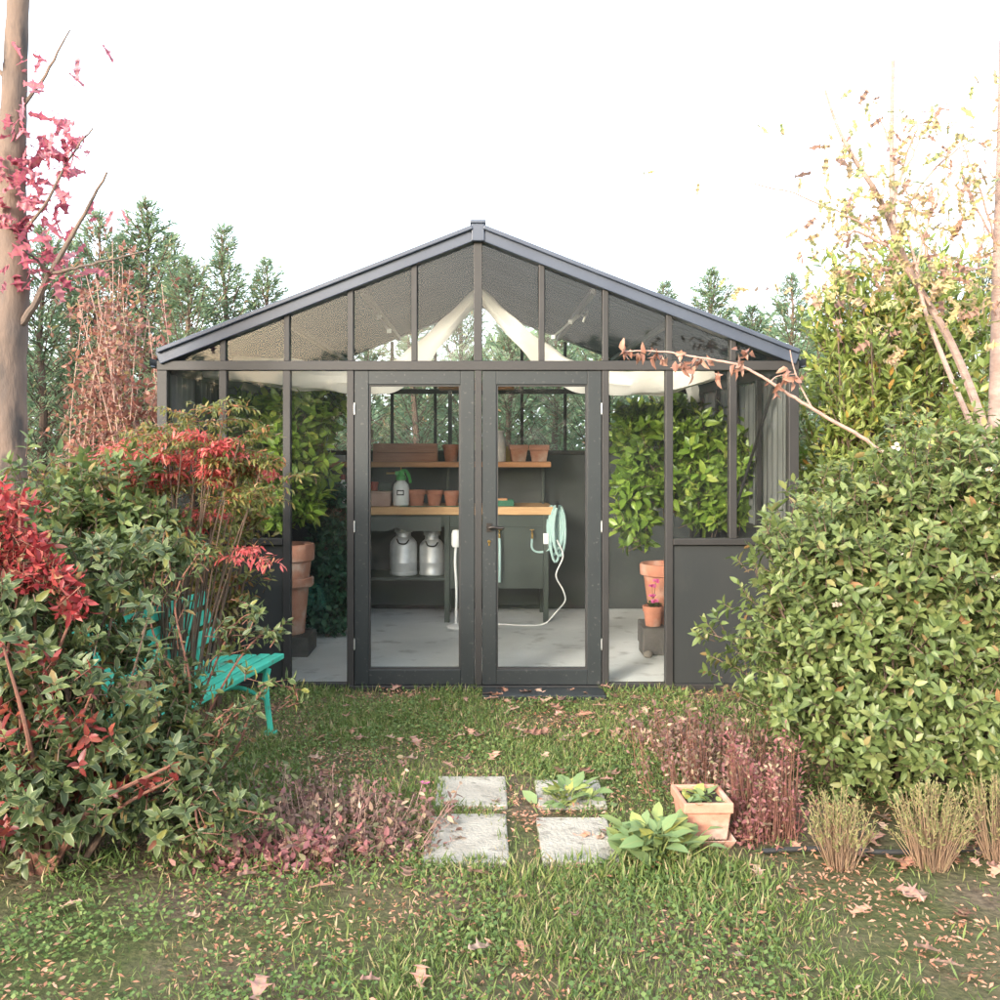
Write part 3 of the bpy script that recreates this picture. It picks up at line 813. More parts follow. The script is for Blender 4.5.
# pressure sprayer
Y = 9.55; sx = (401 - 480) * Y / 1000
spr = thing('pressure_sprayer', 'white pump sprayer bottle with green head and brass nozzle', 'sprayer', (sx, Y, ZC + .002))
MB().lathe([(.06, 0), (.075, .01), (.078, .05), (.078, .17), (.070, .205), (.045, .235), (.034, .245)], 28).build('bottle', M['white'], spr, smooth=True)
mb = MB(); mb.lathe([(.042, .245), (.050, .25), (.050, .285), (.036, .30), (.03, .335), (.015, .34)], 20)
mb.beam((-.055, -.01, .315), (.03, -.005, .315), .04, .035)
mb.tube(curve_pts([(0, 0, .335), (.045, 0, .335), (.075, 0, .29), (.092, 0, .22)], 4), [.016] * 9 + [.014] * 3 + [.012], 8)
mb.build('pump_head', M['greenplastic'], spr, smooth=True)
MB().tube([(-.055, -.01, .315), (-.14, -.01, .313)], .010, 8).build('nozzle', M['brass'], spr, smooth=True)
MB().tube([(0, 0, .338), (0, 0, .375)], .006, 8).build('plunger', M['brass'], spr, smooth=True)
mb = MB()
for q in range(7):      # printed label, curved with the bottle
    pass
lab = [(.0785 * math.sin(a), -.0785 * math.cos(a)) for a in np.linspace(-.45, .45, 9)]
vs = [(x, y, z) for z in (.105, .155) for x, y in lab]
mb.add(vs, [(i, i + 1, 10 + i, 9 + i) for i in range(8)]); mb.build('label', M['black'], spr)
lab = [(.0790 * math.sin(a), -.0790 * math.cos(a)) for a in np.linspace(-.32, .32, 9)]
mb = MB(); mb.add([(x, y, z) for z in (.116, .144) for x, y in lab], [(i, i + 1, 10 + i, 9 + i) for i in range(8)]); mb.build('label_inset', M['white'], spr)
# box with things on it
Y = 9.56
b0, b1 = (366 - 480) * Y / 1000, (391 - 480) * Y / 1000
o = MB().box(b0, b1, Y - .08, Y + .12, ZC + .002, ZC + .125)
o.box(b0 - .006, b1 + .006, Y - .086, Y + .126, ZC + .1252, ZC + .145)
tag(o.build('storage_box', M['card'], bevel=.004), 'dusty pink lidded box on the counter left of the sprayer', 'box')
o = MB().lathe(pot_prof(.042, .032, .085), 20).build('small_pot', M['redplastic'], smooth=True)
o.location = ((374 - 480) * Y / 1000, Y + .02, ZC + .146); tag(o, 'small red pot standing on the pink box', 'flower pot')
o = MB().box(-.055, .055, -.04, .04, 0, .075); o.box(-.04, .04, -.043, -.0405, .018, .058)
ob = o.build('seed_tin', M['benchgreen'], bevel=.004); ob.location = ((385.5 - 480) * Y / 1000, Y + .03, ZC + .146)
tag(ob, 'small dark green tin on the pink box', 'tin')
# bottle and carton at the far left end
Y = 9.6
bt = thing('spray_bottle', 'white bottle with a red cap at the left end of the counter', 'bottle', ((343 - 480) * Y / 1000, Y, ZC + .002))
MB().lathe([(.04, 0), (.043, .01), (.043, .17), (.03, .21), (.018, .235), (.018, .25)], 20).build('bottle_body', M['white'], bt, smooth=True)
MB().lathe([(.021, .25), (.021, .295), (.016, .30)], 16).build('cap', M['redplastic'], bt, smooth=True)
o = MB().box(-.09, .09, -.06, .06, 0, .05); o.box(-.09, .09, -.06, .06, .0505, .062)
ob = o.build('seed_carton', M['greyceramic'], bevel=.003); ob.location = ((336 - 480) * 9.85 / 1000, 9.85, ZS + .002); tag(ob, 'flat pale grey carton at the left end of the raised shelf', 'box')
o = MB().box(-.012, .03, -.05, .05, 0, .155)
ob = o.build('yellow_packet', M['yellow'], bevel=.004); ob.location = ((367.5 - 480) * 9.85 / 1000, 9.86, ZS + .002); tag(ob, 'narrow yellow packet left of the wooden crate', 'packet')
o = MB().box(-.07, .07, -.012, .012, 0, .15)
ob = o.build('yellow_card', M['yellow'], bevel=.003); ob.location = ((509 - 480) * 9.97 / 1000, 9.98, ZS + .002); tag(ob, 'yellow card box behind the grey bottle and square pots', 'box')
# grey enamel bottle
o = MB().lathe([(.05, 0), (.058, .012), (.058, .21), (.05, .235), (.036, .255), (.036, .285), (.042, .29), (.042, .305)], 24).build('enamel_bottle', M['greyceramic'], smooth=True)
o.location = ((500 - 480) * 9.8 / 1000, 9.8, ZS + .002); tag(o, 'tall grey enamel bottle on the raised shelf', 'bottle')
# green tray, wooden block on it
o = MB(); o.box(-.13, .10, -.10, .10, 0, .012)
for (a, b, c, d_) in ((-.13, .10, -.1035, -.0995), (-.13, .10, .0995, .1035)): o.box(a, b, c, d_, 0, .055)
o.box(-.1335, -.1295, -.10, .10, 0, .055); o.box(.0995, .1035, -.10, .10, 0, .055)
ob = o.build('seed_tray', M['darkgreenplastic']); ob.location = ((503 - 480) * 9.6 / 1000, 9.6, ZC + .003); tag(ob, 'shallow dark green tray on the counter by the right door', 'tray')
ob = MB().box(-.075, .06, -.05, .05, 0, .055).build('wood_block', M['wood'], bevel=.004); ob.location = ((501 - 480) * 9.62 / 1000, 9.62, ZC + .0165); tag(ob, 'wooden block lying in the green tray', 'block')
ob = MB().box(-.30, .30, -.09, .09, 0, .018).box(-.30, .30, -.0945, -.0905, 0, .03).build('seed_tray', M['darkgreenplastic']); ob.location = ((432 - 480) * 9.6 / 1000, 9.5, ZC + .001)
ob.scale = (1, .5, .12); tag(ob, 'thin dark green mat under the row of three terracotta pots', 'mat')
# churns
for i, (u, s, lab) in enumerate(((403.5, 1.06, 'larger zinc milk churn on the lower shelf, left one'), (432, .98, 'zinc milk churn on the lower shelf nearest the bench leg'))):
    Y = 9.68
    ch = thing('milk_churn', lab, 'milk churn', ((u - 480) * Y / 1000, Y, .466), group='zinc milk churns on the lower shelf')
    MB().lathe([(.118 * s, 0), (.126 * s, .008), (.126 * s, .03), (.122 * s, .035), (.124 * s, .12), (.126 * s, .125), (.124 * s, .13), (.124 * s, .27 * s), (.118 * s, .30 * s), (.09 * s, .335 * s), (.07 * s, .35 * s), (.066 * s, .385 * s)], 32).build('churn_body', M['zinc'], ch, smooth=True)
    MB().lathe([(.07 * s, .385 * s), (.082 * s, .39 * s), (.084 * s, .43 * s), (.075 * s, .445 * s), (.02, .45 * s), (.018, .465 * s)], 28).build('lid', M['zinc'], ch, smooth=True)
    MB().tube(curve_pts([(-.055, -.105 * s, .335 * s), (-.03, -.145 * s, .30 * s), (.03, -.145 * s, .295 * s), (.06, -.10 * s, .325 * s)], 5), .007, 8).build('handle', M['darkmetal'], ch, smooth=True)
# hose coil on a hook, taps
Y = 9.50
hs = thing('garden_hose', 'pale green hose looped over the end of the bench', 'hose', P(558, 520, Y))
hb = Vector(P(558, 520, Y)); mb = MB()
for k in range(5):
    cx = 551.5 + k * 2.0; w = 4.6 + k * .3; top = 506 + (k % 2) * 2; bot = 548 + (k * 7) % 20
    loop = [P(cx + w * math.sin(a), (top + bot) / 2 - (bot - top) / 2 * math.cos(a), Y - .02 - .016 * k + .02 * math.sin(a)) for a in np.linspace(0, 2 * PI, 22)]
    mb.tube([Vector(q) - hb for q in loop], .0125, 8, cap=False)
lp = curve_pts([P(532, 538, Y - .03), P(532, 548, Y - .03), P(538, 552, Y - .03), P(548, 550, Y - .04), P(555, 540, Y - .05), P(553, 520, Y - .04)], 6)
mb.tube([q - hb for q in lp], .0125, 8)
mb.build('hose_coil', M['hose'], hs, smooth=True)
mb = MB(); mb.tube([Vector(P(557, 508, Y + .02)) - hb, Vector(P(557, 507, Y - .13)) - hb, Vector(P(557, 502, Y - .14)) - hb], .010, 8)
mb.build('hook', M['darkmetal'], hs, smooth=True)
for u, v0, lab, tail in ((499.5, 533, 'brass tap with a short hanging length of pale hose', True), (532, 533, 'brass tap feeding the coiled hose', False)):
    o0 = Vector(P(u, v0, BY)); tp = thing('tap', lab, 'tap', tuple(o0), group='brass taps on the bench panel')
    mb = MB(); mb.tube(curve_pts([(0, .012, 0), (0, -.02, 0), (0, -.04, -.012), (0, -.04, -.05)], 4), .010, 10)
    mb.tube([(0, -.02, 0), (0, -.02, .03)], .006, 8); mb.beam((-.02, -.02, .032), (.02, -.02, .032), .012, .008)
    mb.build('spout', M['brass'], tp, smooth=True)
    if tail: MB().tube(curve_pts([(0, -.04, -.045), (.002, -.042, -.2), (0, -.04, -.46)], 5), .0125, 10).build('hose_tail', M['hose'], tp, smooth=True)
# white cable
ck = [P(557, 540, Y - .12), P(563, 556, Y - .10), P(556, 575, Y - .08), P(563, 590, Y - .06), (.80, 9.42, .25), P(556, 612, 9.30), (.60, 9.33, .052), (.42, 9.25, .052), (.22, 9.30, .052), (.0, 9.32, .052)]
tag(MB().tube(curve_pts(ck, 8), .007, 8).build('power_cable', M['white'], smooth=True), 'white cable trailing from the bench end across the floor', 'cable')
sk = P(556, 538, Y); ob = MB().box(-.025, .025, -.03, -.005, -.05, .05).box(-.018, .018, -.036, -.0302, -.02, .02).build('plug_box', M['white'], bevel=.005)
ob.location = (sk[0] - .10, 9.455, sk[2]); ob.location.y = 9.45 - .0; tag(ob, 'white socket box on the bench leg beside the hose', 'socket')
# slim white stand behind the door stile
ws = thing('standing_sprinkler', 'slim white stand with a round foot behind the doors', 'stand', ((456 - 480) * 9.2 / 1000, 9.2, .04))
MB().lathe([(.09, 0), (.09, .012), (.05, .03), (.02, .04)], 24).build('foot', M['white'], ws, smooth=True)
MB().tube(curve_pts([(0, 0, .03), (.004, 0, .35), (-.008, 0, .6), (0, 0, .76)], 4), .012, 10).build('pole', M['white'], ws, smooth=True)
MB().lathe([(.03, .74), (.042, .76), (.042, .86), (.03, .895), (.005, .90)], 20).build('head', M['white'], ws, smooth=True)

# ================================================================== POTTED LEMON TREES
def lemon_tree(label, loc, pot_r, pot_h, trunk, lobes, n, seed, potmat='terra', stack=False):
    t = thing('potted_lemon_tree', label, 'potted tree', loc)
    mb = MB().lathe([(pot_r * .62, 0), (pot_r * .86, pot_h * .80), (pot_r * .98, pot_h * .82), (pot_r, pot_h * .97), (pot_r * .97, pot_h), (pot_r * .88, pot_h), (pot_r * .85, pot_h * .9), (.002, pot_h * .9)], 36)
    if stack: mb.lathe([(pot_r * .90, pot_h * .52), (pot_r * .96, pot_h * .54), (pot_r * .96, pot_h * .62), (pot_r * .88, pot_h * .63)], 36, cap=False)
    mb.build('pot', M[potmat], t, smooth=True, angle=35)
    MB().lathe([(pot_r * .86, pot_h * .91), (pot_r * .5, pot_h * .925), (.003, pot_h * .93)], 24).build('soil', M['soil'], t)
    lo = [(x, y, z, a, b, c) for x, y, z, a, b, c in lobes]
    p, d = lobe_points(lo, n, .34, .16, seed=seed)
    mbt = MB().tube(curve_pts([(0, 0, pot_h * .9), *trunk], 4), [.028 - .012 * i / (4 * len(trunk)) for i in range(4 * len(trunk) + 1)], 8)
    rg = random.Random(seed); top = Vector(trunk[-1]); low = Vector(trunk[0])
    for q in p[::max(1, len(p) // 26)]:
        a = low.lerp(top, rg.uniform(.3, 1)); q = Vector(q)
        mbt.tube(curve_pts([a, a.lerp(q, .5) + Vector((rg.uniform(-.05, .05), rg.uniform(-.05, .05), .05)), q], 4), [.012 - .009 * i / 8 for i in range(9)], 5)
    mbt.build('trunk', M['twig'], t, smooth=True)
    lm = LeafMesh()
    dd = d * .7 + np.array([[0, 0, .55]]) + rnd(len(p), .3)
    shoots(lm, T_leaf(.46, .08, .14), p, dd, 8, .12, .125, spread=(35, 80), twmi=1, twr=.003)
    lm.build('crown', [M['lf_lemon'], M['twig']], t)
    return t
# right: big crown spreading through four bays
xr, yr = (668 - 480) * 8.35 / 1000, 8.35
lemon_tree('tall leafy lemon tree in a terracotta pot behind the right windows', (xr, yr, .04 + .19), .235, .50,
           [(.0, .02, .75), (-.02, .0, 1.0), (.05, 0, 1.25)],
           [(-.10, -.05, 1.45, .36, .36, .42), (.34, -.12, 1.30, .40, .40, .40), (.62, -.05, 1.30, .34, .36, .40), (.10, .05, 1.68, .40, .36, .24), (-.28, -.05, 1.05, .20, .24, .40), (.40, -.1, .98, .28, .3, .22), (-.30, .02, 1.62, .24, .26, .22), (.80, -.1, 1.45, .25, .25, .35)], 860, 3)
ob = MB().box(-.22, .22, -.22, .22, 0, .19).build('plinth_block', surf('plinth_concrete', (0.13, 0.12, 0.11), (0.08, 0.075, 0.07), 8, .9, .4, 40), bevel=.012)
ob.location = (xr, yr, .0405); tag(ob, 'dark square plinth under the right potted lemon tree', 'plinth')
# left
xl, yl = (288 - 480) * 8.1 / 1000, 8.1
lemon_tree('tall lemon tree in a ribbed pot behind the left windows', (xl, yl, .20), .215, .72,
           [(.0, .0, .95), (.03, 0, 1.2), (.0, 0, 1.5)],
           [(.06, -.1, 1.50, .32, .34, .48), (-.28, 0, 1.40, .34, .34, .48), (.20, -.05, 1.82, .32, .3, .22), (.10, -.1, 1.18, .22, .25, .35), (-.32, .1, 1.76, .3, .3, .2), (-.05, -.2, 1.05, .2, .2, .2), (-.35, -.2, 1.2, .25, .2, .35)], 860, 5, 'terrapale', True)
ob = MB().box(-.20, .20, -.20, .20, 0, .158).build('plinth_block', bpy.data.materials['plinth_concrete'], bevel=.012)
ob.location = (xl, yl, .0405); tag(ob, 'dark plinth under the ribbed pot behind the left windows', 'plinth')
# dark climbing plant between the left window and the bench
cp = thing('climbing_plant', 'dense dark green climbing plant beside the left lemon tree', 'plant', ((327 - 480) * 8.75 / 1000, 8.75, .04))
MB().tube(curve_pts([(0, 0, 0), (.03, 0, .5), (-.02, 0, 1.0), (.02, 0, 1.4)], 5), .02, 8).build('stem', M['twig'], cp, smooth=True)
p, d = lobe_points([(0, 0, .55, .21, .18, .55), (.02, 0, 1.05, .20, .18, .40), (.0, 0, .20, .21, .18, .22)], 760, .30, .14, seed=8)
lm = LeafMesh(); shoots(lm, T_leaf(.6, .06, .15), p, d + rnd(len(p), .3), 6, .08, .075, twmi=1)
lm.build('foliage', [M['lf_ivy'], M['twig']], cp)
# small pot with a pink flower by the right plinth
fl = thing('flowering_pot', 'small terracotta pot with pink flowers beside the right lemon tree', 'potted plant', ((653 - 480) * 8.05 / 1000, 8.05, .04 + .225))
MB().lathe(pot_prof(.085, .06, .16), 24).build('pot', M['terra'], fl, smooth=True)
lm = LeafMesh(); n = 26
a = RNG.uniform(0, 6.28, n); dd = np.stack([np.cos(a), np.sin(a), RNG.uniform(.2, 1.2, n)], 1)
lm.add(T_leaf(.6), np.zeros((n, 3)) + [0, 0, .15], dd, rnd(n, .3) + [0, 0, 1], RNG.uniform(.05, .09, n))
for zz, xx in ((.32, -.01), (.36, .02), (.24, -.01), (.20, .01)):
    n = 12; a = RNG.uniform(0, 6.28, n); dd = np.stack([np.cos(a), np.sin(a), RNG.uniform(-.3, .6, n)], 1)
    lm.add(T_leaf(.8), np.zeros((n, 3)) + [xx, -.02, zz], dd, rnd(n, .4) + [0, -1, .5], .034, 1)
    lm.twigs(np.array([[0, 0, .14]]), np.array([[xx, -.02, zz]]), .003, .002, 0)
lm.build('flowers', [M['lf_green'], M['petal']], fl)
st_ = MB().box(-.1, .1, -.1, .1, 0, .222)
ob = st_.build('plinth_block', bpy.data.materials['plinth_concrete'], bevel=.015); ob.location = ((653 - 480) * 8.05 / 1000, 8.05, .0405)
tag(ob, 'small dark block under the pot of pink flowers', 'plinth')
for k, (u, v, r_) in enumerate(((644, 634, .045), (650, 640, .055), (655, 648, .05), (648, 651, .04))):
    Yk = 1666 / (v + 6 - 446); mb = MB()
    mb.lathe([(r_ * .6, 0), (r_, r_ * .4), (r_ * .9, r_ * .9), (r_ * .4, r_ * 1.3), (.002, r_ * 1.35)], 9)
    mb.v = [(x * random.uniform(.8, 1.2), y * random.uniform(.8, 1.2), z) for x, y, z in mb.v]
    ob = mb.build('rock', M['stone'], smooth=True); ob.location = ((u - 480) * Yk / 1000, Yk, .0405)
    tag(ob, 'small rough rock on the greenhouse floor by the right window', 'rock', 'rocks by the right plinth')

# ================================================================== CONIFER SCREEN
def conifer_mesh(H, Rm, seed, nb=300):
    rg = np.random.default_rng(seed)
    lm = LeafMesh()
    trunk = MB()
    pts = [(.03 * math.sin(i * 1.3 + seed), .03 * math.cos(i * 1.7), H * i / 10) for i in range(11)]
    trunk.tube(pts, [.075 * (1 - i / 10) ** .8 + .006 for i in range(11)], 8)
    A, B = [], []
    LP, LD, LN, LS, LM_ = [], [], [], [], []
    for b in range(nb):
        t = 1 - (b + .5) / nb
        t = min(max(.02, (t ** .80) + rg.normal(0, .02)), .985)
        z = H * t
        L_ = Rm * ((1 - t) ** .80) * rg.uniform(.45, 1.15) + .04
        if rg.random() < .08: L_ *= 1.25
        az = b * 2.399 + rg.normal(0, .3)
        el = R(14 + 34 * t + rg.normal(0, 10))
        hd = np.array([math.cos(az), math.sin(az), 0])
        p0 = np.array([0, 0, z]); seg = 5
        prev = p0
        side = np.array([-hd[1], hd[0], 0])
        for s in range(1, seg + 1):
            f = s / seg
            e = el + R(14) * f
            cur = prev + (hd * math.cos(e) + np.array([0, 0, math.sin(e)])) * (L_ / seg)
            A.append(prev); B.append(cur)
            if f >= .35:
                for sd in (-1, 1):
                    for q in range(2):
                        # flat spray off the branch
                        o = prev + (cur - prev) * ((q + rg.random()) / 2)
                        sl = (.10 + .14 * (1 - f)) * min(1, L_ / .5 + .25) * rg.uniform(.7, 1.2)
                        dv = hd * rg.uniform(.5, .9) + side * sd * rg.uniform(.5, .9) + np.array([0, 0, rg.uniform(.1, .7)])
                        dv /= np.linalg.norm(dv)
                        for j in range(3):
                            LP.append(o + dv * sl * j / 3); LD.append(dv + rg.normal(0, .28, 3)); LN.append(rg.normal(0, .5, 3) + [0, 0, .8])
                            LS.append(sl * rg.uniform(.5, .85))
            prev = cur
        for j in range(4):
            LP.append(prev - (hd * .02 * j)); LD.append(hd + np.array([0, 0, 1.0]) + rg.normal(0, .3, 3)); LN.append(rg.normal(0, 1, 3)); LS.append(rg.uniform(.07, .12))
    # leader
    for j in range(14):
        z = H * (0.92 + .11 * j / 14)
        LP.append([0, 0, z]); a = rg.uniform(0, 6.28); LD.append([math.cos(a) * .7, math.sin(a) * .7, .8]); LN.append(rg.normal(0, 1, 3)); LS.append(.09 * (1 - .5 * j / 14))
    n = len(LP)
    mi = (rg.random(n) < .10)
    LP, LD, LN, LS = map(np.array, (LP, LD, LN, LS))
    LP = LP.astype(float); LD = LD.astype(float); LN = LN.astype(float)
    T = T_rhomb(.20, .10)
    lm.add(T, LP[~mi], LD[~mi], LN[~mi], LS[~mi], 0); lm.add(T, LP[mi], LD[mi], LN[mi], LS[mi], 1)
    lm.twigs(np.array(A), np.array(B), .009, .005, 2)
    return trunk, lm
protos = []
for i, (H, Rm, sd, nb) in enumerate(((4.6, 1.85, 21, 165), (4.2, 2.05, 34, 150), (4.4, 1.65, 55, 140))):
    tr, lm = conifer_mesh(H, Rm, sd, nb)
    root = thing('conifer_tree', 'x', 'tree', group='conifer screen behind the greenhouse')
    tr.build('trunk', M['conbark'], root, smooth=True)
    lm.build('crown', [M['lf_con'], M['lf_conrust'], M['conbark']], root)
    protos.append((root, H))
con = [  # column of the tip, row of the tip, distance, label
    (-30, 235, 10.6, 'feathery green conifer at the left edge, behind the crimson oak trunk'),
    (42, 232, 11.4, 'feathery conifer just right of the oak trunk'),
    (98, 214, 11.8, 'feathery conifer left of the tallest one on the left side'),
    (146, 204, 12.2, 'tallest feathery conifer on the left, above the pink shrub'),
    (188, 262, 11.6, 'shorter conifer between the two tallest on the left'),
    (224, 228, 12.6, 'slim pointed conifer above the left roof slope'),
    (266, 262, 12.4, 'thin topped conifer partly hidden by the left roof edge'),
    (318, 300, 12.3, 'dark conifer seen through the left door, far left'),
    (368, 285, 12.8, 'dark conifer seen through the left door glass above the crate'),
    (415, 300, 12.2, 'dark conifer seen through the left door beside the tall post'),
    (462, 290, 12.9, 'dark conifer seen behind the middle door stiles'),
    (510, 300, 12.3, 'dark conifer seen through the right door above the grey bottle'),
    (556, 288, 12.8, 'dark conifer seen through the right door above the square pots'),
    (604, 300, 12.2, 'dark conifer seen between right door and right windows'),
    (664, 284, 12.8, 'thin conifer tip showing above the right roof slope'),
    (712, 272, 12.0, 'feathery conifer with open branches above the right roof end'),
    (752, 310, 12.6, 'low conifer tucked behind the right roof corner'),
    (792, 276, 11.6, 'pale feathery conifer between roof corner and laurel'),
    (850, 270, 12.4, 'conifer behind the upright yellow green laurel'),
    (915, 255, 11.8, 'conifer behind the pale slim trunk on the right'),
    (985, 262, 12.4, 'conifer at the right edge behind the autumn maple'),
    (70, 246, 13.6, 'second row conifer half hidden behind the pink shrub at left'),
    (122, 240, 13.8, 'second row conifer just left of the tallest one'),
    (172, 236, 13.9, 'second row conifer right behind the tallest one at left'),
    (1050, 250, 11.5, 'conifer just past the right edge of the view'),
]
for i, (u, v, Y, lab) in enumerate(con):
    root, H = protos[i % 3]
    h = EYE + (446 - v) * Y / 1000
    s = h / H
    w = random.uniform(.9, 1.15)
    x = (u - 480) * Y / 1000
    if i < 3:
        o = root; o.location = (x, Y, 0); o.scale = (s * w, s * w, s); o['label'] = lab; o.rotation_euler = (0, 0, random.uniform(0, 6))
    else:
        dup(root, (x, Y, 0), random.uniform(0, 6), (s * w, s * w, s), lab)
# far-off wood that closes the view low down
lm = LeafMesh(); n = 13000
a = RNG.uniform(-1.15, 1.15, n); rr = RNG.uniform(17, 21, n)
hh = 3.3 + .6 * np.sin(a * 9) + .4 * np.sin(a * 23 + 1)
pp = np.stack([np.sin(a) * rr, np.cos(a) * rr, RNG.uniform(0.05, 1, n) ** .8 * hh], 1)
shoots(lm, T_rhomb(.5, .1), pp, rnd(n, .5) + [0, -.4, .7], 4, .25, .30)
n = 9000  # unseen treeline behind the camera, heights shaped for glass reflections and sunlight
a = RNG.uniform(-1.3, 1.3, n); rr = RNG.uniform(15, 19, n)
hh = 4.5 + .5 * np.sin(a * 11) + .35 * np.sin(a * 27 + 1)
hh = np.where((a < -.30) & (a > -1.0), 3.9 + .5 * np.sin(a * 19), hh)       # lower where the sun comes through
pp = np.stack([np.sin(a) * rr, -np.cos(a) * rr, RNG.uniform(0.02, 1, n) ** .8 * hh], 1)
shoots(lm, T_rhomb(.5, .1), pp, rnd(n, .5) + [0, .4, .7], 4, .3, .42)
tag(lm.build('woodland', M['lf_con']), kind='stuff')

# ================================================================== SHRUBS
# --- right foreground: broad evergreen
def shrub(name, label, cat, lobes, n, T, mats, k, twl, size, seed, bases, shell=.30, lump=.16, up=.5, jit=.25, spread=(40, 85), nst=26, r0=.013, stemmat='twig', blossom=0, group=None, dirj=.3, zmin=.04, wisp=0):
    base = Vector(bases[0]); t = thing(name, label, cat, (base.x, base.y, 0), group=group)
    off = np.array([base.x, base.y, 0])
    p, d = lobe_points(lobes, n, shell, lump, zmin, seed)
    if wisp:
        q = RNG.random(len(p)) < .16; p[q] += (d[q] * .5 + [0, 0, .8]) * RNG.uniform(0, wisp, (q.sum(), 1))
    lm = LeafMesh()
    dd = d * .75 + np.array([[0, 0, up]]) + rnd(len(p), dirj)
    shoots(lm, T, p - off, dd, k, twl, size, spread=spread, twmi=1, twr=.0022, jit=jit)
    lm.build('foliage', [M[mats], M[stemmat]], t)
    tips = p[::max(1, len(p) // nst)] - off
    st = stem_tubes([tuple(Vector((b[0], b[1], 0)) - Vector((base.x, base.y, 0))) for b in bases], tips, r0, r0 * .3, seed=seed)
    st.build('stems', M[stemmat], t, smooth=True)
    if blossom:
        lm = LeafMesh(); q = p[(p[:, 1] < np.median(p[:, 1]))]
        q = q[RNG.choice(len(q), blossom, replace=False)] - off
        for c in q:
            m_ = 9; a = rnd(m_); a[:, 2] = abs(a[:, 2]) + .4
            lm.add(T_leaf(.8), c + rnd(m_, .008) + [0, -.03, .03], a, rnd(m_) + [0, 0, 1], .022)
        lm.build('blossom', M['blossom'], t)
    return t, p
shrub('evergreen_shrub', 'large rounded evergreen shrub with small cream flowers at right', 'shrub',
      [(1.98, 5.05, .80, .70, .62, .70), (1.68, 5.15, .66, .31, .40, .47), (2.45, 5.1, 1.12, .72, .62, .72), (2.05, 5.2, 1.22, .46, .5, .42), (2.75, 5.0, .6, .6, .6, .6, .8), (1.95, 4.8, .40, .55, .42, .38), (2.45, 4.65, .45, .5, .42, .42, .8), (2.55, 5.0, 1.50, .45, .5, .30, .8), (1.84, 5.1, .98, .28, .35, .36)],
      4600, T_leaf(.46, .09, .12), 'lf_vib', 9, .065, .064, 41, [(2.1, 5.1), (2.3, 5.2), (2.0, 5.0), (2.5, 5.05), (1.8, 5.1)], nst=60, blossom=30, up=.45)
# --- upright laurel behind it
shrub('laurel_shrub', 'tall upright laurel with yellow green leaves beside the greenhouse corner', 'shrub',
      [(2.75, 7.55, 1.2, .42, .5, 1.0), (3.0, 7.5, 2.2, .42, .45, .95), (2.75, 7.6, 2.35, .26, .3, .75), (3.35, 7.5, 2.05, .42, .45, .9), (3.6, 7.6, 1.4, .6, .5, 1.0), (3.05, 7.5, 2.8, .26, .25, .55), (3.45, 7.6, 2.75, .35, .3, .45), (2.62, 7.6, 2.6, .16, .2, .4), (2.68, 7.3, 1.6, .28, .3, .6), (3.75, 7.7, 2.3, .4, .4, .8)],
      1750, T_leaf(.34, .08, .08), 'lf_laurel', 9, .17, .098, 43, [(2.9, 7.55), (3.2, 7.5), (3.5, 7.6), (3.0, 7.6)], up=.95, spread=(25, 60), nst=70, r0=.014, wisp=.35)
shrub('glossy_shrub', 'green shrub filling the right edge behind the large evergreen', 'shrub',
      [(3.0, 6.2, 1.15, .5, .45, .75), (3.45, 6.3, 1.3, .5, .45, .8), (2.75, 6.2, .8, .4, .4, .6), (3.3, 6.3, 1.9, .35, .35, .4, .6)],
      1000, T_leaf(.40, .08, .1), 'lf_laurel', 8, .10, .095, 47, [(3.0, 6.2), (3.4, 6.3)], up=.6, nst=30)
# --- left foreground: pale-edged shrub, low and wide, bench half hidden behind it
shrub('variegated_shrub', 'wide pale edged evergreen shrub in the left foreground before the bench', 'shrub',
      [(-1.68, 4.15, .56, .41, .36, .40), (-2.05, 4.2, .80, .42, .40, .55), (-1.34, 4.22, .42, .24, .26, .24, .7), (-1.25, 4.15, .22, .34, .25, .17, .7), (-1.75, 3.95, .34, .34, .25, .26, .7), (-1.42, 4.5, 1.25, .17, .14, .12, .9), (-1.60, 4.5, .80, .13, .12, .17, .8), (-1.36, 4.45, .62, .11, .11, .13, .7), (-2.2, 4.0, .45, .3, .3, .4), (-1.66, 4.4, 1.16, .24, .22, .18, .8)],
      1500, T_leaf(.42, .08, .12), 'lf_var', 9, .06, .066, 51, [(-1.72, 4.15), (-1.80, 4.2), (-1.66, 4.1), (-1.95, 4.2)], nst=26, r0=.011, up=.45, lump=.20)
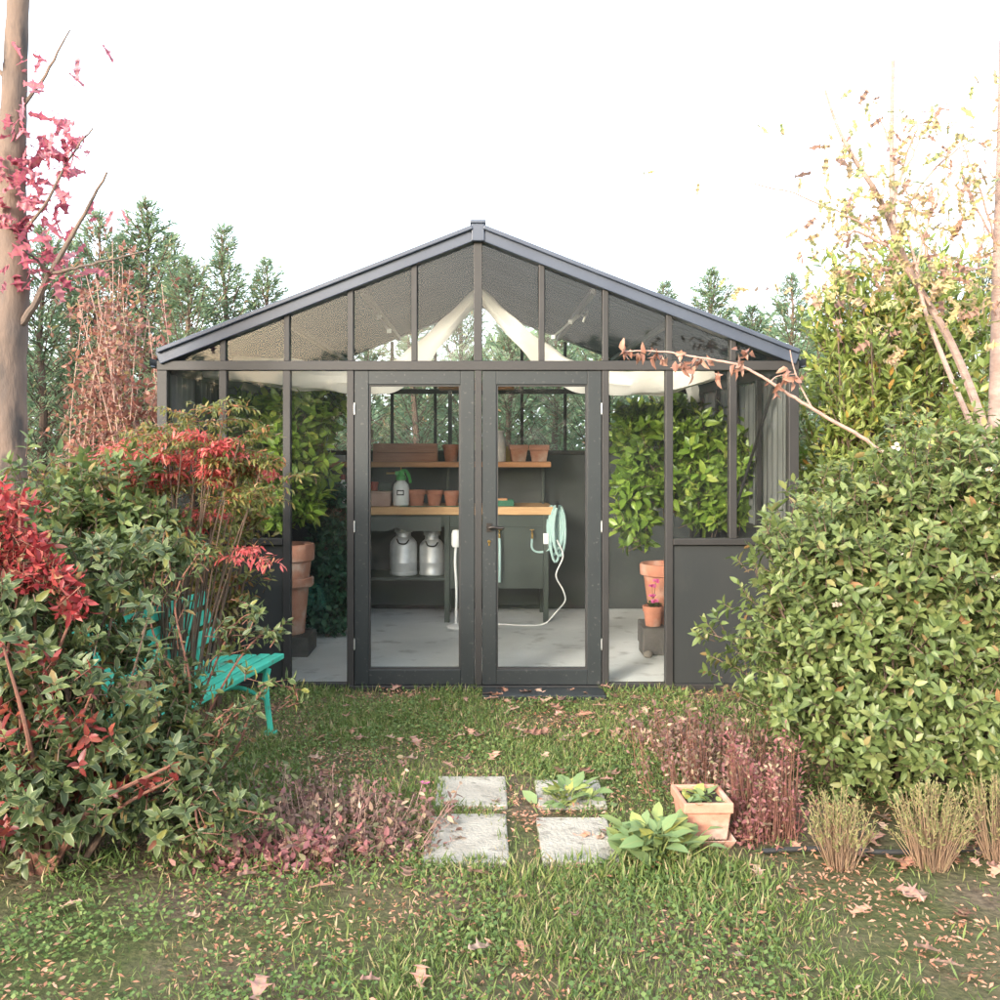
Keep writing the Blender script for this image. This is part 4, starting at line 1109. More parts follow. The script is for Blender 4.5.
# long sprays that reach out across the seat
sp = thing('arching_shrub', 'sparse arching shrub sprays reaching across the teal bench seat', 'shrub', (-1.45, 4.5, 0))
lm = LeafMesh(); mb = MB()
for pts in ([(-1.45, 4.5, 0), P(215, 700, 4.5), P(255, 640, 4.55), P(283, 632, 4.6)], [(-1.45, 4.5, 0), P(205, 690, 4.5), P(235, 625, 4.5), P(262, 610, 4.5)],
            [(-1.45, 4.5, 0), P(190, 700, 4.4), P(175, 600, 4.4), P(205, 545, 4.4)], [(-1.45, 4.5, 0), P(190, 720, 4.4), P(150, 620, 4.4), P(165, 530, 4.5)],
            [(-1.45, 4.5, 0), P(230, 760, 4.45), P(262, 690, 4.45), P(305, 690, 4.5)], [(-1.45, 4.5, 0), P(205, 770, 4.3), P(225, 720, 4.2), P(250, 705, 4.2)],
            [(-1.45, 4.5, 0), P(200, 780, 4.2), P(225, 805, 4.05), P(270, 815, 4.05)], [(-1.45, 4.5, 0), P(190, 800, 4.1), P(200, 830, 3.95), P(225, 848, 3.9)]):
    c = curve_pts([Vector(q) - Vector((-1.45, 4.5, 0)) for q in pts], 7)
    mb.tube(c, [.008 - .006 * i / (len(c) - 1) for i in range(len(c))], 6)
    q = np.array([tuple(x) for x in c[8:]]); q = np.concatenate([q + rnd(len(q), .03), q[-3:]])
    dq = np.tile(np.array(tuple(c[-1] - c[-4])), (len(q), 1)); dq = unit(dq) + rnd(len(q), .6) + [0, 0, .4]
    shoots(lm, T_leaf(.38, .08, .12), q, dq, 6, .05, .058, twmi=1)
mb.build('stems', M['twigred'], sp, smooth=True); lm.build('foliage', [M['lf_var'], M['twigred']], sp)
# --- behind: rounder green shrub at the left edge
shrub('green_shrub', 'bushy olive green shrub at the left edge behind the pale edged one', 'shrub',
      [(-2.35, 5.0, 1.15, .48, .4, .50), (-1.95, 5.3, 1.28, .34, .35, .36), (-2.6, 4.9, .8, .4, .4, .6)],
      1150, T_leaf(.42, .08, .12), 'lf_green', 8, .07, .075, 61, [(-2.25, 5.05), (-2.0, 5.2), (-2.5, 5.0)], nst=36)
# --- red-leaved shrub at the far left edge
shrub('red_shrub', 'deep red leaved shrub at the left edge', 'shrub',
      [(-2.02, 4.22, 1.44, .16, .12, .10), (-1.93, 4.18, 1.30, .17, .12, .10), (-1.80, 4.14, 1.17, .14, .11, .09), (-2.06, 4.18, 1.17, .15, .11, .12), (-1.70, 4.12, 1.07, .09, .09, .08)],
      190, T_leaf(.36, .06, .2), 'lf_red', 7, .07, .062, 63, [(-2.0, 4.22), (-1.95, 4.25)], up=-.35, nst=14, stemmat='twigred')
# scattered red leaves lower in the left foreground
shrub('red_shrub', 'low dark red shoots among the pale edged leaves at left', 'shrub',
      [(-1.78, 3.86, .66, .30, .10, .30), (-1.40, 3.98, .40, .24, .10, .22), (-1.85, 3.82, .40, .16, .1, .24)],
      60, T_leaf(.42, .06, .15), 'lf_redlow', 5, .05, .058, 64, [(-1.75, 4.02)], nst=14, stemmat='twigred')
# --- nandina: canes with flat layered compound sprays
nan = thing('nandina_shrub', 'nandina with bright coral red sprays above green ones', 'shrub', (-1.72, 5.65, 0))
o0 = np.array([-1.72, 5.65, 0]); lmr = LeafMesh(); lmg = LeafMesh(); mb = MB()
def sprays(lm, centre, n, spread_, size):
    c = np.array(centre) - o0
    for _ in range(n):
        a = RNG.uniform(0, 6.28); rr_ = RNG.uniform(.25, 1)
        d0 = np.array([math.cos(a), math.sin(a), RNG.uniform(-.25, .35)])
        L0 = spread_ * rr_
        p0 = c + rnd(1, .035)[0] ; p1 = p0 + d0 * L0
        lm.twigs(p0[None], p1[None], .0025, .0015, 1)
        for t in np.linspace(.3, 1, 5):
            q = p0 + (p1 - p0) * t
            for s in (-1, 1):
                sd = np.array([-d0[1], d0[0], 0]) * s + d0 * .5 + np.array([0, 0, RNG.uniform(-.35, .2)])
                m_ = 5; qq = q + sd[None] * np.linspace(.01, .07, m_)[:, None]
                dl_ = sd[None] * .6 + rnd(m_, .5) + [0, 0, -.15]
                lm.add(T_leaf(.30, .05, .2), qq, dl_, rnd(m_, .3) + [0, 0, 1], RNG.uniform(.028, .052, m_))
tops = [((128, 452), 1), ((155, 447), 1), ((182, 448), 1), ((205, 438), 1), ((228, 452), 1), ((196, 470), 1), ((172, 462), 1), ((215, 478), 1), ((140, 460), 1),
        ((215, 524), 1), ((125, 520), 1), ((240, 470), 0), ((255, 490), 0), ((240, 440), 0), ((200, 425), 0), ((225, 410), 0), ((175, 490), 0), ((150, 500), 0), ((225, 500), 0), ((110, 470), 0), ((262, 465), 0), ((190, 520), 0), ((135, 540), 0), ((205, 545), 0), ((235, 555), 1)]
for _k in range(16): tops.append(((random.uniform(108, 262), random.uniform(428, 490)), random.choice((0, 0, 1))))
for (u, v), red in tops:
    Y = 5.6 + random.uniform(-.22, .22); c = P(u, v, Y)
    sprays(lmr if red else lmg, c, 4 if red else 5, .19 if red else .22, 1)
    b = Vector((random.uniform(-.12, .12), random.uniform(-.1, .1), 0)); t = Vector(c) - Vector(o0)
    mb.tube(curve_pts([b, b.lerp(t, .55) + Vector((0, 0, .12)), t], 5), [.007 - .004 * i / 10 for i in range(11)], 6)
mb.build('canes', M['twig'], nan, smooth=True)
lmr.build('red_foliage', [M['lf_nan'], M['twigred']], nan); lmg.build('foliage', [M['lf_nang'], M['twigred']], nan)
# --- pink deciduous shrub with bare pale stems, left of the greenhouse
pk = thing('pink_shrub', 'twiggy shrub with dusty pink autumn leaves left of the greenhouse', 'shrub', (-3.05, 8.3, 0))
o0 = Vector((-3.05, 8.3, 0)); mb = MB(); lm = LeafMesh(); rg = random.Random(4)
for k in range(40):
    u = rg.uniform(72, 168); v = rg.choice([rg.uniform(265, 330), rg.uniform(300, 420), rg.uniform(330, 440)])
    if abs(u - 112) < 10 and rg.random() < .6: v = rg.uniform(235, 300)
    Y = 8.3 + rg.uniform(-.5, .5); t = Vector(P(u, v, Y)) - o0
    b = Vector((rg.uniform(-.45, .45), rg.uniform(-.3, .3), 0))
    c = curve_pts([b, b.lerp(t, .5) + Vector((rg.uniform(-.12, .12), 0, .15)), t], 7)
    mb.tube(c, [.008 - .0055 * i / 14 for i in range(15)], 6)
    q = np.array([tuple(x) for x in c[6:]]); q = np.concatenate([q + rnd(len(q), .06), q + rnd(len(q), .10), q + rnd(len(q), .12)])
    n = len(q); shoots(lm, T_leaf(.5, .06, .15), q, rnd(n, .5) + [0, 0, .6], 4, .05, .068, twmi=1, twr=.002)
mb.build('stems', M['twigpale'], pk, smooth=True); lm.build('foliage', [M['lf_pink'], M['twigpale']], pk)
shrub('tangled_shrub', 'tangle of olive and rust shrubbery below the pink leaves at left', 'shrub',
      [(-3.0, 7.6, .7, .7, .4, .8), (-2.5, 7.4, .75, .35, .3, .8), (-3.4, 7.5, .8, .5, .4, .9), (-2.42, 7.0, 1.15, .2, .2, .6, .7)],
      900, T_leaf(.4, .06, .1), 'lf_nang', 7, .09, .065, 71, [(-2.9, 7.6), (-2.5, 7.4), (-3.3, 7.5)], nst=40)
shrub('olive_shrub', 'olive green shrub against the left dado and window of the greenhouse', 'shrub',
      [(-1.95, 6.55, .75, .32, .2, .7), (-1.65, 6.5, .95, .26, .2, .62), (-2.2, 6.5, .9, .3, .22, .8), (-1.5, 6.5, 1.35, .18, .16, .3)],
      620, T_leaf(.36, .06, .1), 'lf_nang', 7, .09, .06, 73, [(-1.9, 6.55), (-1.7, 6.5), (-2.1, 6.5)], nst=30)

# ================================================================== TREES WITH TRACED LIMBS
def limb(mb, pts, r0, r1, n=8, seg=6, wob=.0):
    c = curve_pts(pts, seg)
    c = [q + Vector((random.uniform(-wob, wob), 0, random.uniform(-wob, wob))) if 0 < i < len(c) - 1 else q for i, q in enumerate(c)]
    mb.tube(c, [r0 + (r1 - r0) * i / (len(c) - 1) for i in range(len(c))], n)
    return c
LOB = [T_lobed(3, s, .15, .30) for s in range(3)]
MAP = [T_lobed(3, s + 9, .12, .35) for s in range(3)]
def cluster(lm, Ts, c, n, r_, size, mi=0, droop=-.3):
    c = np.array(c)
    for T in Ts:
        m_ = max(1, n // len(Ts))
        p = c + rnd(m_, r_); lm.add(T, p, rnd(m_, .7) + [0, 0, droop], rnd(m_, .8) + [0, -.4, .4], size * RNG.uniform(.7, 1.2, m_), mi)
YO = 5.6
oak = thing('oak_tree', 'young oak with crimson lobed leaves and smooth trunk at left', 'tree', P(6, 446 + 1710 / YO, YO))
o0 = Vector(oak.location); mb = MB(); lm = LeafMesh()
def rel(u, v, Y): return Vector(P(u, v, Y)) - o0
tr = [Vector((0, 0, 0)), rel(6, 600, YO), rel(7, 440, YO), rel(8, 345, YO), rel(13, 290, YO), rel(11, 210, YO), rel(13, 130, YO), rel(16, 50, YO), rel(20, -40, YO)]
c = curve_pts(tr, 6); rad = []
for i in range(len(c)):
    t = i / (len(c) - 1); r_ = .125 - .07 * t
    if .36 < t < .42: r_ *= 1.06
    rad.append(r_ * (1 + .03 * math.sin(i * 2.1)))
mb.tube(c, rad, 14)
for (a, r0, r1) in (([rel(12, 332, YO), rel(30, 312, YO - .05), rel(52, 270, YO - .1), rel(80, 222, YO - .15), rel(107, 172, YO - .2)], .026, .006),
                    ([rel(50, 274, YO - .1), rel(75, 268, YO - .1), rel(110, 260, YO - .05), rel(146, 251, YO)], .011, .004),
                    ([rel(50, 274, YO - .1), rel(35, 258, YO - .2), rel(22, 250, YO - .3)], .009, .004),
                    ([rel(14, 240, YO), rel(45, 205, YO - .1), rel(68, 160, YO - .1), rel(93, 128, YO - .1)], .011, .004),
                    ([rel(10, 250, YO), rel(-20, 210, YO), rel(-50, 150, YO)], .016, .005),
                    ([rel(13, 120, YO), rel(45, 75, YO), rel(70, 30, YO)], .014, .004), ([rel(14, 90, YO), rel(-15, 50, YO), rel(-40, 0, YO)], .014, .004)):
    limb(mb, a, r0, r1, wob=.004)
mb.build('trunk', M['barkoak'], oak, smooth=True)
for (u, v, n, r_) in ((20, 140, 12, .09), (10, 175, 14, .10), (35, 180, 18, .10), (45, 205, 18, .10), (20, 210, 16, .10), (55, 145, 12, .06), (70, 160, 8, .05), (58, 170, 8, .06), (75, 150, 7, .04), (40, 222, 9, .06), (5, 220, 9, .07),
                      (55, 255, 9, .07), (42, 268, 8, .06), (65, 268, 9, .06), (28, 262, 8, .07), (8, 270, 6, .08), (48, 238, 6, .05), (12, 130, 14, .1), (30, 98, 7, .12), (60, 62, 6, .12), (-10, 60, 8, .14), (105, 205, 2, .04), (-25, 170, 14, .14)):
    cluster(lm, LOB, rel(u, v, YO - .08), n, r_, .105)
lm.build('crown', M['lf_oakred'], oak)

# right: autumn maple with several stems, and a slim pale trunk
YM = 6.0
mp_ = thing('maple_tree', 'autumn maple at the right edge with leaning pinkish stems and thin yellow leaves', 'tree', (3.12, YM, 0))
o0 = Vector((3.12, YM, 0)); mb = MB(); mbt = MB(); lm = LeafMesh()
limb(mb, [(.0, 0, 0), rel(996, 560, YM), rel(998, 440, YM), rel(1000, 350, YM), rel(1001, 260, YM), rel(1004, 150, YM), rel(1006, 20, YM)], .072, .035, 12)
limb(mb, [(-.03, 0, .0), rel(1000, 500, YM - .05), rel(985, 430, YM - .1), rel(952, 345, YM - .15), rel(912, 275, YM - .2), rel(880, 200, YM - .25), rel(855, 160, YM - .3), rel(838, 128, YM - .3), rel(825, 90, YM - .3)], .034, .007, 8)
limb(mb, [(-.06, 0, .0), rel(995, 500, YM - .2), rel(977, 440, YM - .25), rel(950, 375, YM - .3), rel(925, 310, YM - .3), rel(916, 265, YM - .3), rel(908, 235, YM - .3)], .024, .006, 8)
for a in ([rel(930, 305, YM - .25), rel(900, 262, YM - .3), rel(870, 230, YM - .35), rel(830, 208, YM - .4), rel(775, 188, YM - .45), rel(716, 178, YM - .5)],
          [rel(886, 245, YM - .35), rel(855, 232, YM - .4), rel(830, 247, YM - .4), rel(805, 254, YM - .4)],
          [rel(1001, 260, YM), rel(980, 190, YM - .1), rel(965, 150, YM - .1), rel(958, 110, YM - .1)],
          [rel(916, 270, YM - .3), rel(930, 215, YM - .3), rel(955, 170, YM - .3), rel(972, 158, YM - .3)],
          [rel(900, 225, YM - .3), rel(925, 180, YM - .2), rel(965, 145, YM - .2), rel(1000, 130, YM - .2)],
          [rel(930, 262, YM - .3), rel(915, 215, YM - .3), rel(905, 190, YM - .3)],
          [rel(1000, 262, YM), rel(960, 272, YM - .2), rel(935, 270, YM - .3)], [rel(1000, 250, YM), rel(975, 205, YM), rel(962, 165, YM), rel(985, 120, YM)],
          [rel(890, 220, YM - .3), rel(905, 160, YM - .3), rel(918, 125, YM - .3), rel(925, 95, YM - .3)], [rel(980, 250, YM - .1), rel(984, 235, YM - .1), rel(983, 222, YM - .1)]):
    limb(mbt, a, .0085, .003, 6, wob=.006)
mb.build('trunk', M['barkpale'], mp_, smooth=True); mbt.build('twigs', M['twigpale'], mp_, smooth=True)
rg = random.Random(12)
for k in range(60):
    u, v = rg.uniform(835, 1000), rg.uniform(135, 330); Yk = YM - rg.uniform(-.3, .7)
    a = rel(u, v, Yk); b = rel(u + rg.uniform(-38, 30), v - rg.uniform(15, 55), Yk - rg.uniform(-.1, .2))
    ms = a.lerp(b, .5) + Vector((rg.uniform(-.05, .05), 0, rg.uniform(-.05, .05)))
    root_ = a + Vector((rg.uniform(.05, .25), 0, -rg.uniform(.15, .4)))
    limb(mbt, [root_, a, ms, b], .0055, .002, 5, 4)
    for q in (a, ms, b):
        if rg.random() < .75: cluster(lm, MAP, q, 3, .04, rg.uniform(.06, .085))
spots = [(818, 152), (830, 150), (840, 158), (868, 152), (893, 150), (910, 145), (950, 140), (965, 150), (985, 140), (920, 185), (935, 190), (950, 200), (968, 200), (985, 200), (880, 180), (905, 200), (925, 215), (945, 225), (820, 265), (835, 270), (850, 275), (868, 255), (815, 245), (828, 242), (846, 232), (900, 228),
         (805, 290), (815, 292), (870, 285), (885, 290), (900, 275), (910, 290), (930, 270), (945, 275), (960, 275), (975, 270), (990, 280), (950, 235), (970, 235), (985, 250), (955, 290), (975, 300), (990, 305), (930, 300), (920, 320), (945, 320), (895, 355), (765, 130), (775, 128), (770, 290), (742, 285), (735, 290), (960, 320), (980, 330), (905, 330), (880, 320), (700, 180), (650, 178), (790, 188), (940, 110), (990, 95), (900, 118), (865, 200), (850, 205)]
for (u, v) in spots:
    near = (u < 800)
    cluster(lm, MAP, rel(u + rg.uniform(-4, 4), v + rg.uniform(-4, 4), YM - .3), 3 if near else rg.choice([3, 6, 6, 9]), .03 if near else .06, .070 if near else .085)
lm.build('crown', M['lf_yellow'], mp_)
YS2 = 8.6
sl_ = thing('slim_tree', 'slim pale trunked tree rising behind the laurel', 'tree', ((895 - 480) * YS2 / 1000, YS2, 0))
o0 = Vector(sl_.location); mb = MB(); lm = LeafMesh()
limb(mb, [(0, 0, 0), rel(896, 420, YS2), rel(899, 340, YS2), rel(895, 260, YS2), rel(892, 180, YS2), rel(892, 120, YS2), rel(893, 60, YS2)], .042, .014, 10)
for a in ([rel(894, 250, YS2), rel(920, 200, YS2), rel(940, 170, YS2)], [rel(894, 280, YS2), rel(860, 240, YS2), rel(845, 215, YS2)], [rel(893, 190, YS2), rel(915, 150, YS2), rel(925, 120, YS2)], [rel(893, 150, YS2), rel(875, 110, YS2)]):
    limb(mb, a, .014, .004, 6, wob=.01)
    for q in a[1:]: cluster(lm, MAP, q, 6, .10, .10)
for k in range(9): cluster(lm, MAP, rel(rg.uniform(860, 940), rg.uniform(255, 330), YS2 - .2), 3, .1, .09)
mb.build('trunk', M['barkpale'], sl_, smooth=True); lm.build('crown', M['lf_yellow'], sl_)
# bare arching branch with dry brown leaves, rooted inside the right shrub
ab_ = thing('beech_sapling', 'bare sapling arching left across the greenhouse with curled brown leaves', 'sapling', (2.45, 6.0, 0))
o0 = Vector((2.45, 6.0, 0)); mb = MB(); lm = LeafMesh()
c = limb(mb, [(0, 0, 0), rel(915, 500, 6.0), rel(873, 446, 6.0), rel(835, 422, 6.0), rel(795, 398, 6.0), rel(762, 377, 6.0), rel(735, 364, 6.0), rel(700, 358, 6.0), rel(665, 352, 6.0), rel(622, 351, 6.0)], 0.014, .004, 7, wob=.003)
limb(mb, [rel(812, 408, 6.0), rel(800, 385, 6.0), rel(793, 365, 6.0), rel(790, 350, 6.0)], .006, .003, 6)
limb(mb, [rel(770, 382, 6.0), rel(778, 376, 6.0), rel(795, 374, 6.0)], .004, .002, 6)
for (u, v, n) in ((625, 352, 6), (640, 354, 6), (655, 351, 7), (662, 360, 4), (680, 360, 7), (690, 364, 7), (700, 360, 5), (722, 372, 6), (733, 368, 4), (744, 350, 6), (742, 360, 4), (776, 383, 5), (785, 374, 4), (795, 378, 4), (792, 384, 3)):
    m_ = n; lm.add(T_leaf(.45, .16, .3), np.array(rel(u, v, 6.0)) + rnd(m_, .02), rnd(m_, .5) + [-.2, 0, -.6], rnd(m_, .8), RNG.uniform(.055, .085, m_))
mb.build('stem', M['twigpale'], ab_, smooth=True); lm.build('leaves', M['lf_brown'], ab_)

# ================================================================== TEAL BENCH
dirv = Vector((.185, 1, 0)).normalized()
rz = -math.atan2(.185, 1)
gb = thing('garden_bench', 'teal painted slatted garden bench half hidden by shrubs', 'bench', (-1.32, 5.43, 0), rz)
for i, x in enumerate((-.045, -.135, -.225, -.315, -.405)):
    MB().box(x - .033, x + .033, -.72, .72, .405 - .006 * i, .437 - .006 * i).build('seat_slat', M['benchteal'], gb, bevel=.006)
for i, (x, z) in enumerate(((-.475, .545), (-.505, .655), (-.535, .765))):
    rot = Matrix.Translation((x, 0, z)) @ Matrix.Rotation(-.26, 4, 'Y')
    MB().box(-.013, .013, -.72, .72, -.042, .042, mat=rot).build('back_slat', M['benchteal'], gb, bevel=.006)
for s in (-1, 1):
    y = s * .50
    mb = MB()
    mb.tube(curve_pts([(-.03, y, .39), (-.045, y, .30), (-.03, y, .16), (-.01, y, .02)], 6), [.022] * 10 + [.018] * 9, 8)
    mb.tube(curve_pts([(-.44, y, .38), (-.42, y, .28), (-.46, y, .15), (-.52, y, .02)], 6), [.022] * 10 + [.018] * 9, 8)
    mb.tube(curve_pts([(-.03, y, .385), (-.22, y, .37), (-.42, y, .37), (-.49, y, .52), (-.545, y, .68), (-.575, y, .80)], 5), .020, 8)
    mb.tube(curve_pts([(-.02, y, .20), (-.22, y, .27), (-.44, y, .20)], 5), .013, 8)
    for x in (-.01, -.52): mb.box(x - .035, x + .035, y - .025, y + .025, 0, .022)
    mb.build('leg_frame', M['benchteal'], gb, smooth=True)

# ================================================================== PAVING SLABS
slabs = [(-.215, .130, 4.70, 5.12, 'pale stepping slab farthest from the viewer, left column'), (-.235, .120, 4.06, 4.60, 'pale stepping slab nearest the viewer, left column'),
         (.255, .575, 4.07, 4.55, 'pale stepping slab nearest the viewer, right column'), (.275, .60, 4.70, 5.06, 'stepping slab mostly hidden under a pale rosette plant')]
for (x0, x1, y0, y1, lab) in slabs:
    mb = MB(); n = 7
    mb.box(x0, x1, y0, y1, -.03, .022 + random.uniform(-.004, .004), mat=Matrix.Rotation(random.uniform(-.004, .004), 4, 'Y'))
    tag(mb.build('stepping_slab', M['slab'], bevel=.008), lab, 'paving slab', 'stepping slabs in the lawn')

# ================================================================== LAWN
def in_slab(x, y, m=0.0):
    k = np.zeros(len(x), bool)
    for (x0, x1, y0, y1, _) in slabs: k |= (x > x0 - m) & (x < x1 + m) & (y > y0 - m) & (y < y1 + m)
    return k
def fbm(x, y, sd=0):
    return (np.sin(x * 3.1 + sd) * np.sin(y * 3.7 + sd * 1.3) + .6 * np.sin(x * 7.9 + y * 3.1 + sd) + .5 * np.sin(y * 9.3 - x * 5.2 + 2 * sd) + .35 * np.sin(x * 19 + sd) * np.sin(y * 17)) / 2.4
lm = LeafMesh(); n = 185000
x = RNG.uniform(-2.0, 2.3, n); y = 2.75 + (7.06 - 2.75) * RNG.uniform(0, 1, n) ** 1.05
dens = np.clip(.55 + .75 * fbm(x, y, .4), .05, 1)
dens *= np.where(np.abs(x - .05) > 1.35, .35, 1.0)
bare = ((np.abs(x - .19) < .10) & (y < 5.2) & (y > 4.05)); dens[bare] *= .35
dens[(y < 4.75) & (x < -.3) & (x > -1.4)] *= .35
dens[(x > 1.02) & (y < 4.75) & (y > 4.08)] *= .10; dens[(x > 1.25 + .1 * np.sin(y * 9)) & (y <= 4.08)] *= .22; dens[(x < -1.0 + .1 * np.sin(y * 8)) & (y < 4.0)] *= .3; dens[(x > .6) & (y > 4.4) & (y < 4.8)] *= .6
k = (RNG.uniform(0, 1, n) < dens) & ~in_slab(x, y, -.035 - .03 * np.abs(fbm(x, y, 5.5))) & ~((y > 6.68) & (x > .02) & (x < .85) & (y < 6.97)) & (y < 6.955)
x, y = x[k], y[k]; n = len(x)
pos = np.stack([x, y, np.zeros(n)], 1)
hgt = (.030 + .022 * np.clip(fbm(x, y, 2.2) + .5, 0, 1.4)) * RNG.uniform(.6, 1.5, n)
hgt += .03 * ((y > 6.86) & (RNG.uniform(0, 1, n) < .5))
hgt += .022 * ((y < 4.12) & (y > 3.85) & (RNG.uniform(0, 1, n) < .6))
d = rnd(n, .55) + [0, 0, 1.0]; d[:, 2] = np.abs(d[:, 2])
lm.add(T_rhomb(.11, .22), pos, d, rnd(n), hgt, 0)
n = 58000
x = RNG.uniform(-1.7, 1.9, n); y = RNG.uniform(2.8, 6.95, n)
k = (RNG.uniform(0, 1, n) < np.clip(.5 + .9 * fbm(x, y, 3.1), 0, 1)) & ~in_slab(x, y, .0) & ~((y > 6.68) & (x > .02) & (x < .85)) & ~((np.abs(x - .19) < .09) & (y < 5.2)) & ~((x > 1.02) & (y < 4.75))
x, y = x[k], y[k]; n = len(x)
pos = np.stack([x, y, RNG.uniform(.012, .045, n)], 1)
lm.add(T_rhomb(.85, .05), pos, rnd(n) * [1, 1, .3], rnd(n, .35) + [0, 0, 1], RNG.uniform(.012, .024, n), 1)
n = 36000        # dry thatch and crumbs of leaf
x = RNG.uniform(-1.9, 2.2, n); y = RNG.uniform(2.8, 6.95, n)
k = (RNG.uniform(0, 1, n) < np.clip(.30 - .9 * fbm(x, y, .4), .05, 1)) & ~in_slab(x, y, .0) & ~((y > 6.68) & (x > .02) & (x < .85))
x, y = x[k], y[k]; n = len(x)
lm.add(T_rhomb(.35, .1), np.stack([x, y, RNG.uniform(.004, .03, n)], 1), rnd(n) * [1, 1, .25], rnd(n, .4) + [0, 0, 1], RNG.uniform(.012, .035, n), 2)
tag(lm.build('grass', [M['grass'], M['clover'], M['lf_fallen']]), kind='stuff')

# ================================================================== LOW PLANTS
def low_plant(name, label, cat, c, rx, ry, h, n, T, mats, size, seed, k=5, twl=.05, stem='twig', rise=.5, group=None):
    rg = np.random.default_rng(seed)
    t = thing(name, label, cat, (c[0], c[1], 0), group=group)
    a = rg.uniform(0, 6.28, n); r_ = np.sqrt(rg.uniform(0, 1, n)) * rg.choice([.8, 1.0, 1.3], n)
    px_, py_ = rx * r_ * np.cos(a), ry * r_ * np.sin(a)
    patch = .55 + .45 * np.sin(px_ * 17 + seed) * np.sin(py_ * 19 + seed * 2)
    top = h * patch * rg.beta(1.5, 1.6, n) * 1.25
    p = np.stack([px_, py_, np.maximum(top, .015)], 1)
    b = p * [.85, .85, 0] + rg.normal(0, .02, (n, 3)) * [1, 1, 0]
    lm = LeafMesh(); d = unit(p - b + rg.normal(0, .04, (n, 3)))
    lm.twigs(b, p, .0026, .0014, 1)
    shoots(lm, T, p, d * rise + rnd(n, .5) + [0, 0, .25], k, twl, size, jit=.5, spread=(45, 100))
    lm.build('foliage', [M[mats], M[stem]], t)
    return t
S1 = T_leaf(.5, .08, .15)
low_plant('dying_perennial', 'brown purple dying perennials in front of the lawn, left centre', 'plant', (-.64, 4.40), .46, .32, .21, 330, S1, 'lf_purple', .038, 81, k=6, twl=.09, stem='twigpale')
low_plant('dying_perennial', 'crimson brown perennial at the bottom, between pale edged shrub and slabs', 'plant', (-.82, 4.10), .34, .15, .16, 110, S1, 'lf_crim', .044, 82, k=6, twl=.07, stem='twigred')
low_plant('dying_perennial', 'small dull brown perennial along the left slabs', 'plant', (-.36, 4.28), .16, .22, .09, 110, S1, 'lf_purple', .032, 83, k=5, twl=.05, stem='twigpale')
low_plant('dying_perennial', 'thin brown seed heads at the left edge of the lawn', 'plant', (-.78, 4.75), .40, .22, .12, 210, S1, 'lf_purple', .030, 84, k=5, twl=.07, stem='twigpale')
low_plant('dying_perennial', 'low mixed brown and grey growth under the teal bench', 'plant', (-1.15, 4.85), .28, .3, .14, 170, S1, 'lf_green', .042, 89, k=6, twl=.06, stem='twigpale')
low_plant('barberry_shrub', 'small crimson barberry right of the terracotta planter', 'shrub', (1.25, 4.42), .17, .17, .50, 210, S1, 'lf_crim', .028, 85, k=7, twl=.10, stem='twigred')
low_plant('barberry_shrub', 'thin dusty red twigs between lawn and right evergreen', 'shrub', (1.18, 4.95), .34, .32, .46, 260, S1, 'lf_purple', .030, 86, k=6, twl=.10, stem='twigred')
low_plant('barberry_shrub', 'reddish twigs at the foot of the right dado panel', 'shrub', (1.18, 5.6), .34, .35, .26, 260, S1, 'lf_purple', .036, 87, k=5, twl=.08, stem='twigred')
# pale rosette plants
def rosette(label, c, r_, n, seed, h=.14, T=T_leaf(.5, .06, .25)):
    rg = np.random.default_rng(seed); t = thing('rosette_plant', label, 'plant', (c[0], c[1], 0))
    lm = LeafMesh()
    cc = rg.normal(0, r_ * .38, (n, 3)) * [1, .8, 0]
    a = np.arctan2(cc[:, 1], cc[:, 0]) + rg.normal(0, .8, n)
    d = np.stack([np.cos(a), np.sin(a), rg.uniform(.15, 1.3, n)], 1)
    cc[:, 2] = rg.uniform(.01, h * .55, n)
    nr = np.stack([-np.cos(a) * .5, -np.sin(a) * .5 - .15, np.ones(n)], 1) + rg.normal(0, .25, (n, 3))
    lm.add(T, cc, d, nr, rg.uniform(.05, .115, n) * r_ / .17, 0)
    lm.twigs(cc * [.4, .4, 0], cc, .004, .003, 0)
    lm.build('foliage', M['lf_primrose'], t)
rosette('pale green leafy rosette plant in front of the terracotta planter', (.72, 4.13), .20, 120, 91, .24)
rosette('small pale rosette plant lying over the hidden slab', (.43, 4.80), .17, 52, 92, .12)
# dry lavender-like tufts along the bed edge
def tuft(label, c, r_, h, seed, n=120):
    rg = np.random.default_rng(seed); t = thing('lavender_tuft', label, 'plant', (c[0], c[1], 0), group='dry tufts along the bed edge')
    a = rg.uniform(0, 6.28, n); q = np.sqrt(rg.uniform(0, 1, n))
    b = np.stack([r_ * .45 * q * np.cos(a), r_ * .4 * q * np.sin(a), np.zeros(n)], 1)
    e = np.stack([r_ * 1.1 * q * np.cos(a + rg.normal(0, .3, n)) + rg.normal(0, .02, n), r_ * .9 * q * np.sin(a), h * (1.05 - .25 * q) * rg.uniform(.5, 1.2, n)], 1)
    st = LeafMesh(); m_ = (b + e) / 2 + rg.normal(0, .008, (n, 3)); m_[:, 2] += .01
    st.twigs(b, m_, .0022, .0018, 0); st.twigs(m_, e, .0018, .0012, 0)
    st.build('stems', M['lf_drystem'], t)
    lm = LeafMesh()
    for s in np.linspace(.35, 1.0, 7):
        pp = m_ + (e - m_) * s; k = 2
        for _ in range(k):
            lm.add(T_rhomb(.28, .05), pp, unit(e - m_) + rg.normal(0, .45, (n, 3)), rg.normal(0, 1, (n, 3)), rg.uniform(.014, .026, n), 0)
    lm.build('foliage', M['lf_lav'], t)
tuft('dry lavender tuft, leftmost of the three along the bed edge', (1.46, 4.05), .12, .29, 95)
